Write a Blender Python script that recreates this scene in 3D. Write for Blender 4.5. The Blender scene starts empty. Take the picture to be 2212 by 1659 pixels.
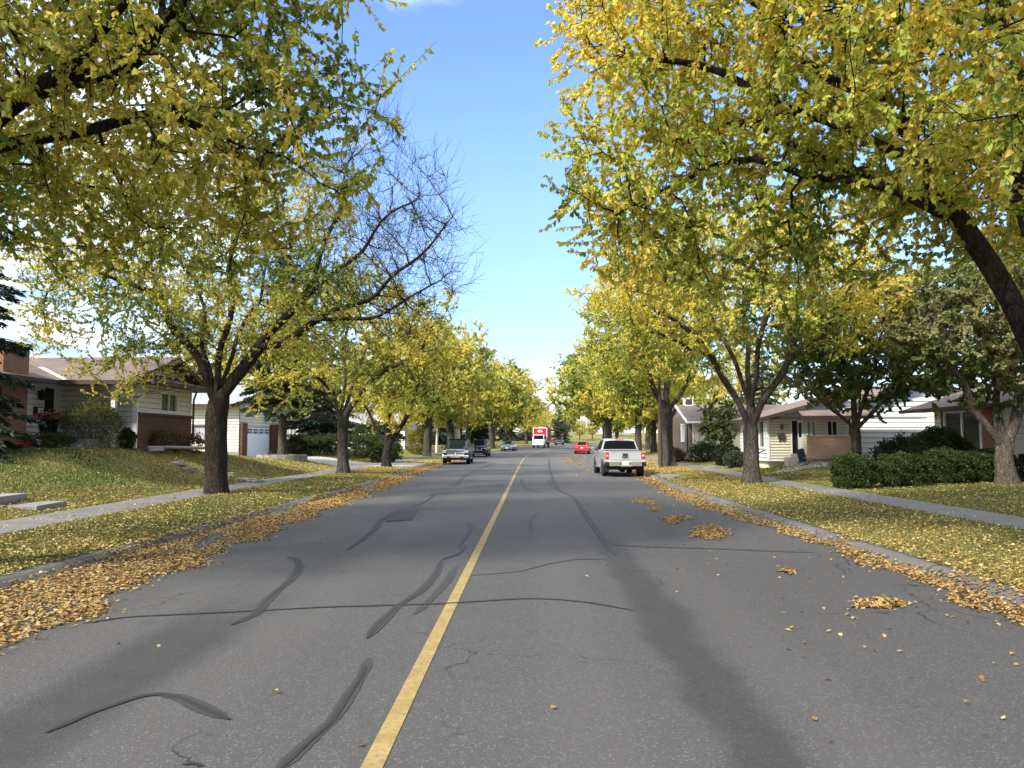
import bpy, math, random
import numpy as np
from mathutils import Vector, Matrix
R = math.radians
rng = np.random.default_rng(7)
random.seed(7)
scene = bpy.context.scene
COL = scene.collection

# ------------------------------------------------------------------ camera
F = 1650.0                                   # focal length for a 2212 px wide frame
PITCH = math.atan(121.5 / F); YAW = math.atan(43 / F)
cam_d = bpy.data.cameras.new('camera'); cam = bpy.data.objects.new('camera', cam_d); COL.objects.link(cam)
cam.location = (0, 0, 1.8); cam.rotation_euler = (R(90) + PITCH, 0, YAW)
cam_d.sensor_width = 36; cam_d.lens = 36 * F / 2212; cam_d.clip_end = 4000; cam_d.clip_start = 0.05
scene.camera = cam
CM = cam.rotation_euler.to_matrix()
def P(x, y, D):
    """point that the photo shows at pixel (x, y) if it stands D metres down the street"""
    d = CM @ Vector(((x - 1106) / F, (829.5 - y) / F, -1)); return Vector((0, 0, 1.8)) + d * (D / d.y)
def G(x, y, z=0.0):
    """point of the level z seen at pixel (x, y)"""
    d = CM @ Vector(((x - 1106) / F, (829.5 - y) / F, -1)); return Vector((0, 0, 1.8)) + d * ((z - 1.8) / d.z)

# ------------------------------------------------------------------ mesh helpers
def link(o, parent=None):
    COL.objects.link(o)
    if parent is not None: o.parent = parent
    return o
def tag(o, label=None, cat=None, group=None, kind=None):
    if label: o['label'] = label
    if cat: o['category'] = cat
    if group: o['group'] = group
    if kind: o['kind'] = kind
    return o
def thing(name, loc, rz, label, cat, group=None):
    o = bpy.data.objects.new(name, None); o.empty_display_size = .2; link(o)
    o.location = loc; o.rotation_euler = (0, 0, rz); return tag(o, label, cat, group)
def np_mesh(name, V, Fs, mat=None, cols=None, smooth=False, parent=None, loc=None):
    V = np.asarray(V, dtype=np.float32)
    me = bpy.data.meshes.new(name); me.vertices.add(len(V)); me.vertices.foreach_set('co', V.ravel())
    Fs = [np.asarray(f, dtype=np.int32) for f in Fs if len(f)]
    loops = np.concatenate([f.ravel() for f in Fs]); starts = []; o = 0
    for f in Fs:
        starts.append(o + np.arange(len(f)) * f.shape[1]); o += f.size
    starts = np.concatenate(starts).astype(np.int32)
    me.loops.add(len(loops)); me.loops.foreach_set('vertex_index', loops)
    me.polygons.add(len(starts)); me.polygons.foreach_set('loop_start', starts)
    if smooth: me.polygons.foreach_set('use_smooth', np.ones(len(starts), dtype=bool))
    me.update(calc_edges=True)
    if cols is not None:
        a = me.attributes.new('col', 'FLOAT_COLOR', 'POINT')
        c = np.ones((len(V), 4), dtype=np.float32); c[:, :3] = cols; a.data.foreach_set('color', c.ravel())
    if mat: me.materials.append(mat)
    ob = bpy.data.objects.new(name, me); link(ob, parent)
    if loc is not None: ob.location = loc
    return ob

class MB:
    def __init__(s): s.v = []; s.f = []; s.m = []; s.mi = 0
    def add(s, vs, fs):
        b = len(s.v); s.v += [tuple(p) for p in vs]
        s.f += [tuple(b + i for i in f) for f in fs]; s.m += [s.mi] * len(fs); return s
    def box(s, x0, x1, y0, y1, z0, z1, rot=0, c=None):
        vs = [Vector((x, y, z)) for z in (z0, z1) for y in (y0, y1) for x in (x0, x1)]
        if rot:
            c = Vector(c) if c else Vector(((x0 + x1) / 2, (y0 + y1) / 2, 0)); M = Matrix.Rotation(rot, 3, 'Z')
            vs = [M @ (v - c) + c for v in vs]
        return s.add(vs, [(0, 2, 3, 1), (4, 5, 7, 6), (0, 1, 5, 4), (2, 6, 7, 3), (0, 4, 6, 2), (1, 3, 7, 5)])
    def cbox(s, c, d, rot=0): return s.box(c[0]-d[0]/2, c[0]+d[0]/2, c[1]-d[1]/2, c[1]+d[1]/2, c[2]-d[2]/2, c[2]+d[2]/2, rot)
    def quad(s, a, b, c, d): return s.add([a, b, c, d], [(0, 1, 2, 3)])
    def slab(s, pts, off):
        """polygon with thickness: pts moved by the vector off"""
        n = len(pts); o = Vector(off); p2 = [Vector(p) + o for p in pts]
        return s.add(list(pts) + p2, [tuple(range(n))[::-1], tuple(range(n, 2*n))] + [(i, (i+1) % n, n + (i+1) % n, n + i) for i in range(n)])
    def tube(s, pts, rad, n=8, cap=True):
        pts = [Vector(p) for p in pts]; rad = rad if isinstance(rad, (list, tuple)) else [rad] * len(pts)
        vs = []; u = None
        for i, p in enumerate(pts):
            t = (pts[min(i+1, len(pts)-1)] - pts[max(i-1, 0)]).normalized()
            if u is None: u = t.orthogonal().normalized()
            u = (u - t * u.dot(t)).normalized(); w = t.cross(u)
            vs += [p + (u * math.cos(k*2*math.pi/n) + w * math.sin(k*2*math.pi/n)) * rad[i] for k in range(n)]
        fs = [(i*n+k, i*n+(k+1) % n, (i+1)*n+(k+1) % n, (i+1)*n+k) for i in range(len(pts)-1) for k in range(n)]
        if cap: fs += [tuple(range(n))[::-1], tuple((len(pts)-1)*n + k for k in range(n))]
        return s.add(vs, fs)
    def lathe(s, prof, c=(0, 0, 0), n=16, axis='Z'):
        vs = []
        for r, h in prof:
            for k in range(n):
                a = 2*math.pi*k/n; q = (r*math.cos(a), r*math.sin(a), h)
                if axis == 'X': q = (h, q[0], q[1])
                elif axis == 'Y': q = (q[1], h, q[0])
                vs.append((q[0]+c[0], q[1]+c[1], q[2]+c[2]))
        m = len(prof)
        fs = [(i*n+k, i*n+(k+1) % n, (i+1)*n+(k+1) % n, (i+1)*n+k) for i in range(m-1) for k in range(n)]
        fs += [tuple(range(n))[::-1], tuple((m-1)*n+k for k in range(n))]
        return s.add(vs, fs)
    def build(s, name, mats, parent=None, off=None, smooth=None, bevel=0, label=None):
        mats = mats if isinstance(mats, (list, tuple)) else [mats]
        vs = s.v
        if off is not None: vs = [(v[0]-off[0], v[1]-off[1], v[2]-off[2]) for v in vs]
        me = bpy.data.meshes.new(name); me.from_pydata(vs, [], s.f); me.update()
        for m in mats: me.materials.append(m)
        if len(mats) > 1: me.polygons.foreach_set('material_index', s.m)
        import bmesh
        b = bmesh.new(); b.from_mesh(me); bmesh.ops.recalc_face_normals(b, faces=b.faces); b.to_mesh(me); b.free()
        if smooth is not None:
            me.polygons.foreach_set('use_smooth', [True]*len(me.polygons)); me.set_sharp_from_angle(angle=R(smooth))
        ob = bpy.data.objects.new(name, me); link(ob, parent)
        if bevel:
            md = ob.modifiers.new('bevel', 'BEVEL'); md.width = bevel; md.segments = 2; md.limit_method = 'ANGLE'; md.angle_limit = R(40)
        if label: ob['label'] = label
        return ob

# ------------------------------------------------------------------ materials
class NT:
    def __init__(s, name):
        s.m = bpy.data.materials.new(name); s.m.use_nodes = True; s.t = s.m.node_tree; s.t.nodes.clear()
        s.out = s.n('ShaderNodeOutputMaterial')
    def n(s, k, **kw):
        o = s.t.nodes.new(k)
        for a, v in kw.items(): setattr(o, a, v)
        return o
    def l(s, a, b): s.t.links.new(a, b)
    def val(s, sock, v):
        if hasattr(v, 'links') or isinstance(v, bpy.types.NodeSocket): s.l(v, sock)
        else: sock.default_value = v
    def math(s, op, a, b=0.0, c=None, clamp=False):
        o = s.n('ShaderNodeMath', operation=op, use_clamp=clamp); s.val(o.inputs[0], a); s.val(o.inputs[1], b)
        if c is not None: s.val(o.inputs[2], c)
        return o.outputs[0]
    def mix(s, f, a, b, mode='MIX'):
        o = s.n('ShaderNodeMix', data_type='RGBA', blend_type=mode); s.val(o.inputs[0], f)
        s.val(o.inputs[6], a if not isinstance(a, tuple) else (*a, 1)[:4]); s.val(o.inputs[7], b if not isinstance(b, tuple) else (*b, 1)[:4])
        return o.outputs[2]
    def noise(s, vec, scale, detail=4, rough=.6):
        o = s.n('ShaderNodeTexNoise'); o.inputs['Scale'].default_value = scale; o.inputs['Detail'].default_value = detail
        o.inputs['Roughness'].default_value = rough
        if vec is not None: s.l(vec, o.inputs['Vector'])
        return o.outputs['Fac']
    def ramp(s, f, a, b):
        o = s.n('ShaderNodeMapRange', interpolation_type='SMOOTHSTEP'); s.val(o.inputs[0], f); o.inputs[1].default_value = a; o.inputs[2].default_value = b
        return o.outputs[0]
    def pos(s): return s.n('ShaderNodeNewGeometry').outputs['Position']
    def obj(s): return s.n('ShaderNodeTexCoord').outputs['Object']
    def sep(s, v):
        o = s.n('ShaderNodeSeparateXYZ'); s.l(v, o.inputs[0]); return o.outputs
    def comb(s, x, y, z):
        o = s.n('ShaderNodeCombineXYZ'); s.val(o.inputs[0], x); s.val(o.inputs[1], y); s.val(o.inputs[2], z); return o.outputs[0]
    def scale(s, v, k):
        o = s.n('ShaderNodeVectorMath', operation='MULTIPLY'); s.l(v, o.inputs[0]); o.inputs[1].default_value = k; return o.outputs[0]
    def bump(s, h, strength=.4, dist=.02):
        o = s.n('ShaderNodeBump'); o.inputs['Strength'].default_value = strength; o.inputs['Distance'].default_value = dist; s.l(h, o.inputs['Height']); return o.outputs[0]
    def principled(s, col, rough=.8, normal=None, metal=0, spec=.3, coat=0, trans=0):
        p = s.n('ShaderNodeBsdfPrincipled'); s.val(p.inputs['Base Color'], (*col, 1) if isinstance(col, tuple) else col)
        s.val(p.inputs['Roughness'], rough); s.val(p.inputs['Metallic'], metal); p.inputs['Specular IOR Level'].default_value = spec
        p.inputs['Coat Weight'].default_value = coat; p.inputs['Transmission Weight'].default_value = trans
        p.inputs['Coat Roughness'].default_value = .05
        if normal is not None: s.l(normal, p.inputs['Normal'])
        s.l(p.outputs[0], s.out.inputs[0]); return p
def plain(name, col, rough=.6, var=.12, scale=8, metal=0, spec=.3, coat=0, bump=0):
    t = NT(name); n = t.noise(t.obj(), scale, 5, .65)
    c = t.mix(n, tuple(max(0, k*(1-var)) for k in col), tuple(min(1, k*(1+var)) for k in col))
    t.principled(c, rough, t.bump(n, bump, .01) if bump else None, metal, spec, coat); return t.m

M = {}
def make_materials():
    # asphalt: aggregate specks, worn patches, dark oily bands along the wheel tracks
    t = NT('asphalt'); p = t.pos(); x, y, z = t.sep(p)
    big = t.noise(p, .35, 4, .6); mid = t.noise(p, 3.0, 4, .7); fine = t.noise(p, 70, 3, .8)
    v = t.n('ShaderNodeTexVoronoi'); v.inputs['Scale'].default_value = 55; t.l(p, v.inputs['Vector'])
    vr = t.sep(v.outputs['Color'])[0]
    speck = t.math('MULTIPLY', t.math('GREATER_THAN', vr, .80), t.math('LESS_THAN', v.outputs['Distance'], .42))
    c = t.mix(big, (.047, .0445, .0420), (.073, .069, .065)); c = t.mix(t.math('MULTIPLY', mid, .55), c, (.058, .0547, .052))
    c = t.mix(t.ramp(fine, .28, .75), t.mix(.5, c, (.028, .028, .029)), t.mix(.3, c, (.14, .133, .128)))
    c = t.mix(t.math('MULTIPLY', speck, t.math('MULTIPLY', vr, .38)), c, (.22, .21, .20))
    wob = t.math('MULTIPLY', t.math('SUBTRACT', t.noise(p, .8, 3), .5), .55)
    def band(c0, w, y0, y1):
        a = t.math('ABSOLUTE', t.math('SUBTRACT', t.math('ADD', x, wob), c0)); m = t.ramp(a, w, w*.35)
        return t.math('MULTIPLY', m, t.math('MULTIPLY', t.ramp(y, y1, y1*.72), t.ramp(y, y0 - .6, y0)))
    st = t.math('MAXIMUM', band(1.3, .36, -30, 15.5), band(-3.1, .56, -30, 9.4))
    st = t.math('MULTIPLY', st, t.math('ADD', .38, t.math('MULTIPLY', mid, .36)))
    c = t.mix(st, c, (.017, .018, .0195))
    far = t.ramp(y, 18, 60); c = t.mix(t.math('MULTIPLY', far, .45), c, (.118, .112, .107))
    # polished wheel tracks, old drips and hairline cracks
    for c0 in (-4.0, -2.3, .35, 2.0):
        tr = t.ramp(t.math('ABSOLUTE', t.math('SUBTRACT', t.math('ADD', x, t.math('MULTIPLY', wob, .6)), c0)), .45, .1); c = t.mix(t.math('MULTIPLY', tr, t.math('MULTIPLY', big, .30)), c, (.105, .098, .092))
    c = t.mix(t.math('MULTIPLY', t.ramp(t.noise(p, 1.15, 6, .75), .60, .72), .45), c, (.035, .034, .034))
    dp = t.noise(p, 9, 2, .5); c = t.mix(t.math('MULTIPLY', t.ramp(dp, .70, .76), .5), c, (.022, .022, .022))
    nn = t.n('ShaderNodeTexNoise'); nn.inputs['Scale'].default_value = 1.6; nn.inputs['Detail'].default_value = 5; t.l(p, nn.inputs['Vector'])
    vv = t.n('ShaderNodeVectorMath', operation='ADD'); t.l(p, vv.inputs[0]); t.l(t.scale(nn.outputs['Color'], (.9, .9, 0)), vv.inputs[1])
    ce = t.n('ShaderNodeTexVoronoi', feature='DISTANCE_TO_EDGE'); ce.inputs['Scale'].default_value = .42; t.l(vv.outputs[0], ce.inputs['Vector'])
    ck = t.math('MULTIPLY', t.math('LESS_THAN', ce.outputs['Distance'], .0035), t.ramp(t.noise(p, .28, 2), .46, .58)); c = t.mix(t.math('MULTIPLY', ck, .7), c, (.012, .012, .012))
    h = t.math('ADD', t.math('MULTIPLY', fine, .6), t.math('MULTIPLY', v.outputs['Distance'], .5))
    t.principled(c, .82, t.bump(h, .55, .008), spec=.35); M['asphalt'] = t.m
    # tar seams
    M['tar'] = plain('tar', (.024, .024, .0255), .6, .35, 25, bump=.08)
    M['tar_faint'] = plain('faded_tar', (.037, .0365, .038), .75, .3, 25)
    # painted line, worn
    t = NT('yellow_paint'); p = t.pos(); w = t.noise(p, 26, 4, .75); w2 = t.noise(p, 5, 3, .6)
    k = t.math('MULTIPLY', t.ramp(w, .47, .66), .8)
    c = t.mix(t.ramp(w2, .3, .7), (.25, .175, .056), (.33, .235, .082)); c = t.mix(k, c, (.13, .12, .10))
    t.principled(c, .75, t.bump(t.noise(p, 70, 3, .8), .4, .006)); M['yellow'] = t.m
    # concrete with joints
    def concrete(name, col, joint):
        t = NT(name); p = t.pos(); x, y, z = t.sep(p); n1 = t.noise(p, 1.2, 5, .65); n2 = t.noise(p, 40, 3, .7)
        c = t.mix(n1, tuple(k*.72 for k in col), tuple(k*1.15 for k in col)); c = t.mix(t.math('MULTIPLY', t.ramp(t.noise(p, .55, 5, .7), .48, .68), .5), c, tuple(k*.55 for k in col)); c = t.mix(t.math('MULTIPLY', t.ramp(n2, .45, .75), .25), c, tuple(k*.5 for k in col))
        if joint:
            fr = t.math('FRACT', t.math('DIVIDE', y, joint)); j = t.math('LESS_THAN', t.math('ABSOLUTE', t.math('SUBTRACT', fr, .5)), .014)
            c = t.mix(t.math('MULTIPLY', j, .75), c, (.05, .047, .04))
        t.principled(c, .85, t.bump(n2, .3, .006)); return t.m
    M['pavement'] = concrete('pavement_concrete', (.17, .16, .145), 1.52)
    M['kerbc'] = concrete('kerb_concrete', (.125, .119, .11), 3.04)
    M['concrete'] = concrete('concrete', (.27, .26, .24), 0)
    M['drive'] = concrete('driveway_concrete', (.42, .40, .37), 0)
    # grass with its cover of small fallen leaves
    t = NT('grass'); p = t.pos(); n1 = t.noise(p, .22, 4, .6); n2 = t.noise(p, 2.2, 5, .7); n3 = t.noise(t.scale(p, (1, 1, .3)), 45, 3, .8)
    c = t.mix(t.ramp(n1, .38, .62), (.105, .150, .030), (.205, .20, .062)); c = t.mix(t.ramp(n2, .4, .7), c, (.23, .20, .085))
    c = t.mix(t.ramp(n3, .3, .7), t.mix(.6, c, (.02, .03, .006)), c)
    for sc, thr, k in ((15.0, .56, .9), (22.0, .50, .85)):
        v = t.n('ShaderNodeTexVoronoi'); v.inputs['Scale'].default_value = sc; v.inputs['Randomness'].default_value = 1; t.l(t.scale(p, (1, 1, .2)), v.inputs['Vector'])
        vr, vg, vb = t.sep(v.outputs['Color'])
        den = t.math('ADD', thr, t.math('MULTIPLY', t.math('SUBTRACT', t.noise(p, .5, 3, .6), .5), -1.9))
        on = t.math('MULTIPLY', t.math('GREATER_THAN', vr, den), t.math('LESS_THAN', v.outputs['Distance'], .40))
        lc = t.mix(vg, (.24, .15, .05), (.50, .36, .11))
        c = t.mix(t.math('MULTIPLY', on, k), c, lc)
    t.principled(c, .9, t.bump(n3, .8, .03), spec=.1); M['grass'] = t.m
    # leaves (colour of each leaf kept on the mesh)
    def leaf(name, tr, rough=.55):
        t = NT(name); a = t.n('ShaderNodeAttribute', attribute_name='col').outputs['Color']
        d = t.n('ShaderNodeBsdfPrincipled'); d.inputs['Roughness'].default_value = rough; d.inputs['Specular IOR Level'].default_value = .25
        t.l(a, d.inputs['Base Color'])
        tl = t.n('ShaderNodeBsdfTranslucent'); t.l(t.mix(.35, a, (.75, .6, .08), 'SOFT_LIGHT'), tl.inputs[0])
        mx = t.n('ShaderNodeMixShader'); mx.inputs[0].default_value = tr; t.l(d.outputs[0], mx.inputs[1]); t.l(tl.outputs[0], mx.inputs[2])
        t.l(mx.outputs[0], t.out.inputs[0]); return t.m
    M['leaf'] = leaf('leaf', .52); M['needle'] = leaf('needle', .1); M['litter'] = leaf('dry_leaf', .12, .75)
    def bark(name, a, b, sc=7):
        t = NT(name); p = t.pos(); q = t.scale(p, (1, 1, .085)); n = t.noise(q, sc*2.6, 6, .72)
        v = t.n('ShaderNodeTexVoronoi', feature='DISTANCE_TO_EDGE'); v.inputs['Scale'].default_value = sc*2.2; w = t.n('ShaderNodeVectorMath', operation='ADD')
        nn = t.n('ShaderNodeTexNoise'); nn.inputs['Scale'].default_value = 5; t.l(p, nn.inputs['Vector'])
        t.l(q, w.inputs[0]); t.l(t.scale(nn.outputs['Color'], (.25, .25, .1)), w.inputs[1]); t.l(w.outputs[0], v.inputs['Vector'])
        e = t.ramp(v.outputs['Distance'], .0, .28); h = t.math('ADD', t.math('MULTIPLY', e, .62), t.math('MULTIPLY', t.ramp(n, .28, .72), .75))
        c = t.mix(t.math('MULTIPLY', h, .72), a, b); t.principled(c, .95, t.bump(h, .9, .045), spec=.1); return t.m
    M['bark_dark'] = bark('dark_bark', (.010, .008, .007), (.062, .050, .040))
    M['bark_brown'] = bark('brown_bark', (.012, .010, .008), (.082, .066, .052)); M['bark_grey'] = bark('grey_bark', (.014, .012, .010), (.150, .128, .104))
    M['bark_tan'] = bark('tan_bark', (.026, .021, .016), (.20, .165, .13), 8)
    M['bark_birch'] = plain('white_bark', (.62, .60, .55), .8, .4, 6)
    # walls
    def brick(name, c1, c2, mortar, bw=.42, bh=.12):
        t = NT(name); x, y, z = t.sep(t.pos()); b = t.n('ShaderNodeTexBrick'); t.l(t.comb(t.math('ADD', x, y), z, 0), b.inputs['Vector'])
        b.inputs['Scale'].default_value = 1; b.inputs['Brick Width'].default_value = bw; b.inputs['Row Height'].default_value = bh
        b.inputs['Mortar Size'].default_value = .012; b.inputs['Color1'].default_value = (*c1, 1); b.inputs['Color2'].default_value = (*c2, 1); b.inputs['Mortar'].default_value = (*mortar, 1)
        b.inputs['Bias'].default_value = -.1
        n = t.noise(t.pos(), 5, 4, .7); c = t.mix(t.math('MULTIPLY', n, .5), b.outputs['Color'], tuple(k*.5 for k in c1))
        t.principled(c, .9, t.bump(t.math('SUBTRACT', 1, b.outputs['Fac']), .5, .012)); return t.m
    M['brick_dark'] = brick('dark_brick', (.085, .04, .025), (.06, .03, .02), (.05, .04, .035))
    M['brick_brown'] = brick('brown_brick', (.17, .075, .042), (.095, .045, .028), (.09, .06, .05))
    M['brick_tan'] = brick('tan_brick', (.34, .20, .125), (.26, .15, .10), (.30, .24, .19), .26, .085)
    M['brick_red'] = brick('red_brick', (.42, .13, .07), (.33, .10, .055), (.33, .24, .19), .24, .08)
    M['brick_chim'] = brick('chimney_brick', (.30, .15, .085), (.22, .11, .065), (.18, .13, .10), .26, .085)
    def shingle(name, a, b):
        t = NT(name); x, y, z = t.sep(t.pos()); br = t.n('ShaderNodeTexBrick'); t.l(t.comb(t.math('ADD', x, y), t.math('MULTIPLY', z, 3.2), 0), br.inputs['Vector'])
        br.inputs['Scale'].default_value = 1; br.inputs['Brick Width'].default_value = .33; br.inputs['Row Height'].default_value = .16; br.inputs['Mortar Size'].default_value = .008
        br.inputs['Color1'].default_value = (*a, 1); br.inputs['Color2'].default_value = (*b, 1); br.inputs['Mortar'].default_value = (*[k*.4 for k in a], 1)
        n = t.noise(t.pos(), 2.5, 5, .7); c = t.mix(t.math('MULTIPLY', n, .6), br.outputs['Color'], tuple(k*.75 for k in b))
        t.principled(c, .95, t.bump(t.noise(t.pos(), 60, 2), .3, .01), spec=.1); return t.m
    M['shingle_brown'] = shingle('brown_shingle', (.20, .155, .13), (.145, .11, .095))
    M['shingle_pink'] = shingle('reddish_shingle', (.235, .18, .15), (.175, .135, .115))
    M['shingle_grey'] = shingle('grey_shingle', (.36, .37, .38), (.28, .29, .30))
    for k, c in dict(white_siding=(.72, .72, .70), beige_siding=(.76, .71, .55), cream_siding=(.74, .68, .52), siding_shadow_line=(.16, .155, .145), grey_siding=(.72, .72, .69), stucco=(.68, .62, .46), tan_siding=(.15, .12, .10)).items():
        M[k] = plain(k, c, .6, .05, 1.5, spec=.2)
    M['white_trim'] = plain('white_trim', (.80, .80, .78), .5, .04); M['brown_trim'] = plain('brown_trim', (.055, .036, .027), .55, .2)
    M['black'] = plain('black_plastic', (.012, .012, .013), .5, .3); M['dark_metal'] = plain('dark_metal', (.06, .045, .038), .5, .2)
    M['timber'] = plain('weathered_timber', (.27, .24, .20), .9, .35, 6, bump=.4); M['stone'] = plain('field_stone', (.24, .22, .20), .9, .4, 5, bump=.5)
    M['soil'] = plain('soil', (.06, .045, .03), .95, .4, 8); M['wood_rail'] = plain('stained_wood', (.22, .08, .045), .8, .3)
    t = NT('window_glass'); t.principled((.012, .016, .014), .03, None, 0, .6); M['glass'] = t.m
    t = NT('green_curtain_glass'); t.principled(t.mix(t.noise(t.scale(t.pos(), (6, 6, .4)), 3, 2), (.015, .03, .02), (.10, .14, .10)), .08, None, 0, .6); M['glass_green'] = t.m
    t = NT('curtain_glass'); t.principled(t.mix(t.noise(t.scale(t.pos(), (4, 4, .3)), 3, 2), (.12, .12, .115), (.55, .55, .53)), .12, None, 0, .5); M['glass_curtain'] = t.m
    t = NT('blinds'); x, y, z = t.sep(t.pos()); fr = t.math('FRACT', t.math('MULTIPLY', z, 14)); t.principled(t.mix(t.ramp(fr, .55, .75), (.008, .020, .018), (.085, .10, .088)), .15, None, 0, .5); M['blinds'] = t.m
    # vehicles
    def paint(name, c, rough=.3, metal=.0): M[name] = plain(name, c, rough, .06, 3, metal, .4 if max(c) > .1 else .15, .9 if max(c) > .1 else .06)
    paint('paint_silver', (.46, .47, .49), .32, .35); paint('paint_black', (.005, .006, .005), .25); paint('paint_teal', (.012, .020, .023), .25)
    paint('paint_bluegrey', (.085, .12, .14), .28, .3); paint('paint_red', (.36, .006, .012), .28); paint('paint_white', (.78, .80, .80), .3)
    paint('paint_navy', (.012, .017, .03), .25); M['truck_red'] = plain('truck_red', (.50, .012, .03), .6, .08, 3, 0, .15, 0)
    M['chrome'] = plain('chrome', (.78, .78, .78), .14, .05, 3, 1.0); M['steel'] = plain('dull_steel', (.45, .45, .46), .35, .15, 6, 1.0)
    M['rubber'] = plain('tyre_rubber', (.018, .018, .018), .85, .3); M['rim'] = plain('alloy_rim', (.45, .46, .47), .35, .1, 5, .8)
    t = NT('car_glass'); t.principled((.006, .009, .009), .06, None, 0, .02); M['car_glass'] = t.m
    M['red_lens'] = plain('red_lens', (.45, .008, .015), .15, .15, 12, spec=.5, coat=1); M['clear_lens'] = plain('clear_lens', (.62, .64, .66), .1, .2, 14, .3, .6, 1)
    M['plate'] = plain('plate_white', (.75, .73, .74), .4, .05); M['pink_lens'] = plain('worn_red_lens', (.62, .12, .12), .25, .2, 10)
make_materials()

# ------------------------------------------------------------------ the street's own coordinates: s along, t across
_s = np.arange(-40, 420.25, .25)
_k = np.interp(_s, [-40, 54, 95, 105, 125, 172, 195, 420], [0, 0, 1/250, 1/250, 0, 0, 1/95, 1/95])
_h = np.cumsum(_k) * .25
_cx = np.cumsum(np.sin(_h)) * .25; _cy = -40 + np.cumsum(np.cos(_h)) * .25
_cx -= np.interp(0, _s, _cx)
def ss(x, a, b):
    u = np.clip((np.asarray(x, float) - a) / (b - a), 0, 1); return u*u*(3-2*u)
def ST(s, t):
    h = np.interp(s, _s, _h); return np.interp(s, _s, _cx) + t*np.cos(h), np.interp(s, _s, _cy) - t*np.sin(h)
def head(s): return float(np.interp(s, _s, _h))
def kl(s): return np.interp(s, [0, 28, 50, 60, 75], [-6.44, -6.44, -7.1, -7.0, -6.7])
def kr(s): return np.interp(s, [0, 30, 34, 42, 65, 90], [5.36, 5.36, 5.62, 6.0, 6.9, 7.2])
def walk_l(s): return np.interp(s, [0, 13, 24, 60], [-9.55, -9.6, -10.1, -10.3])
def walk_r(s): return np.interp(s, [0, 30, 60, 90], [9.35, 9.35, 10.4, 10.8])
def zroad(s): return .8 * ss(s, 55, 180)
def H(s, t):
    s = np.asarray(s, float); t = np.asarray(t, float)
    z = zroad(s)
    al = np.interp(s, [0, 12, 20, 28, 34, 42, 50, 60, 120], [.8, .95, 1.2, 1.32, 1.12, .6, .40, .5, .6])
    ar = np.interp(s, [0, 20, 27, 32, 38, 45, 60, 90, 150], [.15, .13, .12, .4, .6, .75, .95, .8, .6])
    wl = walk_l(s); wr = walk_r(s)
    left = .112 + .098*ss(-t, -kl(s), -wl-.7+.0) + al*ss(-t, -wl+.8, -wl+5.6)
    right = .112 + .098*ss(t, kr(s), wr-.7) + ar*ss(t, wr+.8, wr+6.5)
    crown = .05*(1 - ((t+.9)/6.5)**2)
    side = np.where(t < kl(s)-.17, left, np.where(t > kr(s)+.17, right, -.10))
    bank = np.where(t < 0, 3.0*ss(-t, 8, 48)*ss(s, 185, 225), 0)
    return z + side + bank
_pts = np.stack([_cx, _cy], 1)
def st_of(x, y):
    i = int(np.argmin((_pts[:, 0]-x)**2 + (_pts[:, 1]-y)**2)); h = _h[i]
    return _s[i], (x-_cx[i])*math.cos(h) - (y-_cy[i])*math.sin(h)
def Hxy(x, y):
    s, t = st_of(x, y); return float(H(s, t))
def GP(x, y): return Vector((x, y, Hxy(x, y)))

def strip(name, svals, tcols, zfun, mat, dz=0.0):
    """sheet over rows s and columns t(s)"""
    V = []; n = len(tcols)
    for s in svals:
        t = np.array([f(s) if callable(f) else f for f in tcols], float); X, Y = ST(s, t); Z = zfun(np.full(n, s), t) + dz
        V.append(np.stack([X, Y, Z], 1))
    V = np.concatenate(V); m = len(svals)
    i = (np.arange(m-1)[:, None]*n + np.arange(n-1)[None]).ravel()
    return np_mesh(name, V, [np.stack([i, i+1, i+n+1, i+n], 1)], mat, smooth=True)
SV = np.concatenate([np.arange(-14, 60, .5), np.arange(60, 190, 1.5), np.arange(190, 330, 3)])
# ground
cols = [-62, -50, -40, -32, -27, -24, -22, -20, -18.5, -17.5] + [(lambda s, k=k: walk_l(s) - .8 - k*.55) for k in range(12, -1, -1)] + \
       [(lambda s, k=k: walk_l(s)+.8 + (kl(s)-.20-walk_l(s)-.8)*k/5) for k in range(0, 6)] + [(lambda s: kl(s)-.16), (lambda s: kr(s)+.16)] + \
       [(lambda s, k=k: kr(s)+.20 + (walk_r(s)-.8-kr(s)-.20)*k/5) for k in range(0, 6)] + [(lambda s, k=k: walk_r(s) + .8 + k*.6) for k in range(0, 13)] + [18.8, 20, 22, 25, 30, 38, 48, 60]
def zg(s, t): return H(s, t) + .025*np.sin(t*1.7+s*.6)*np.sin(s*.9+t*.4)*np.where((t < walk_l(s)-.9) | (t > walk_r(s)+.9), 1, .25)
tag(strip('ground', SV, cols, zg, M['grass']), 'grass verges and front lawns under fallen yellow leaves', kind='structure')
far = MB(); far.quad((-1500, -60, -.9), (1500, -60, -.9), (1500, 3000, -.9), (-1500, 3000, -.9))
tag(far.build('terrain', M['grass']), 'level land reaching out to the horizon', kind='structure')
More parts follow.
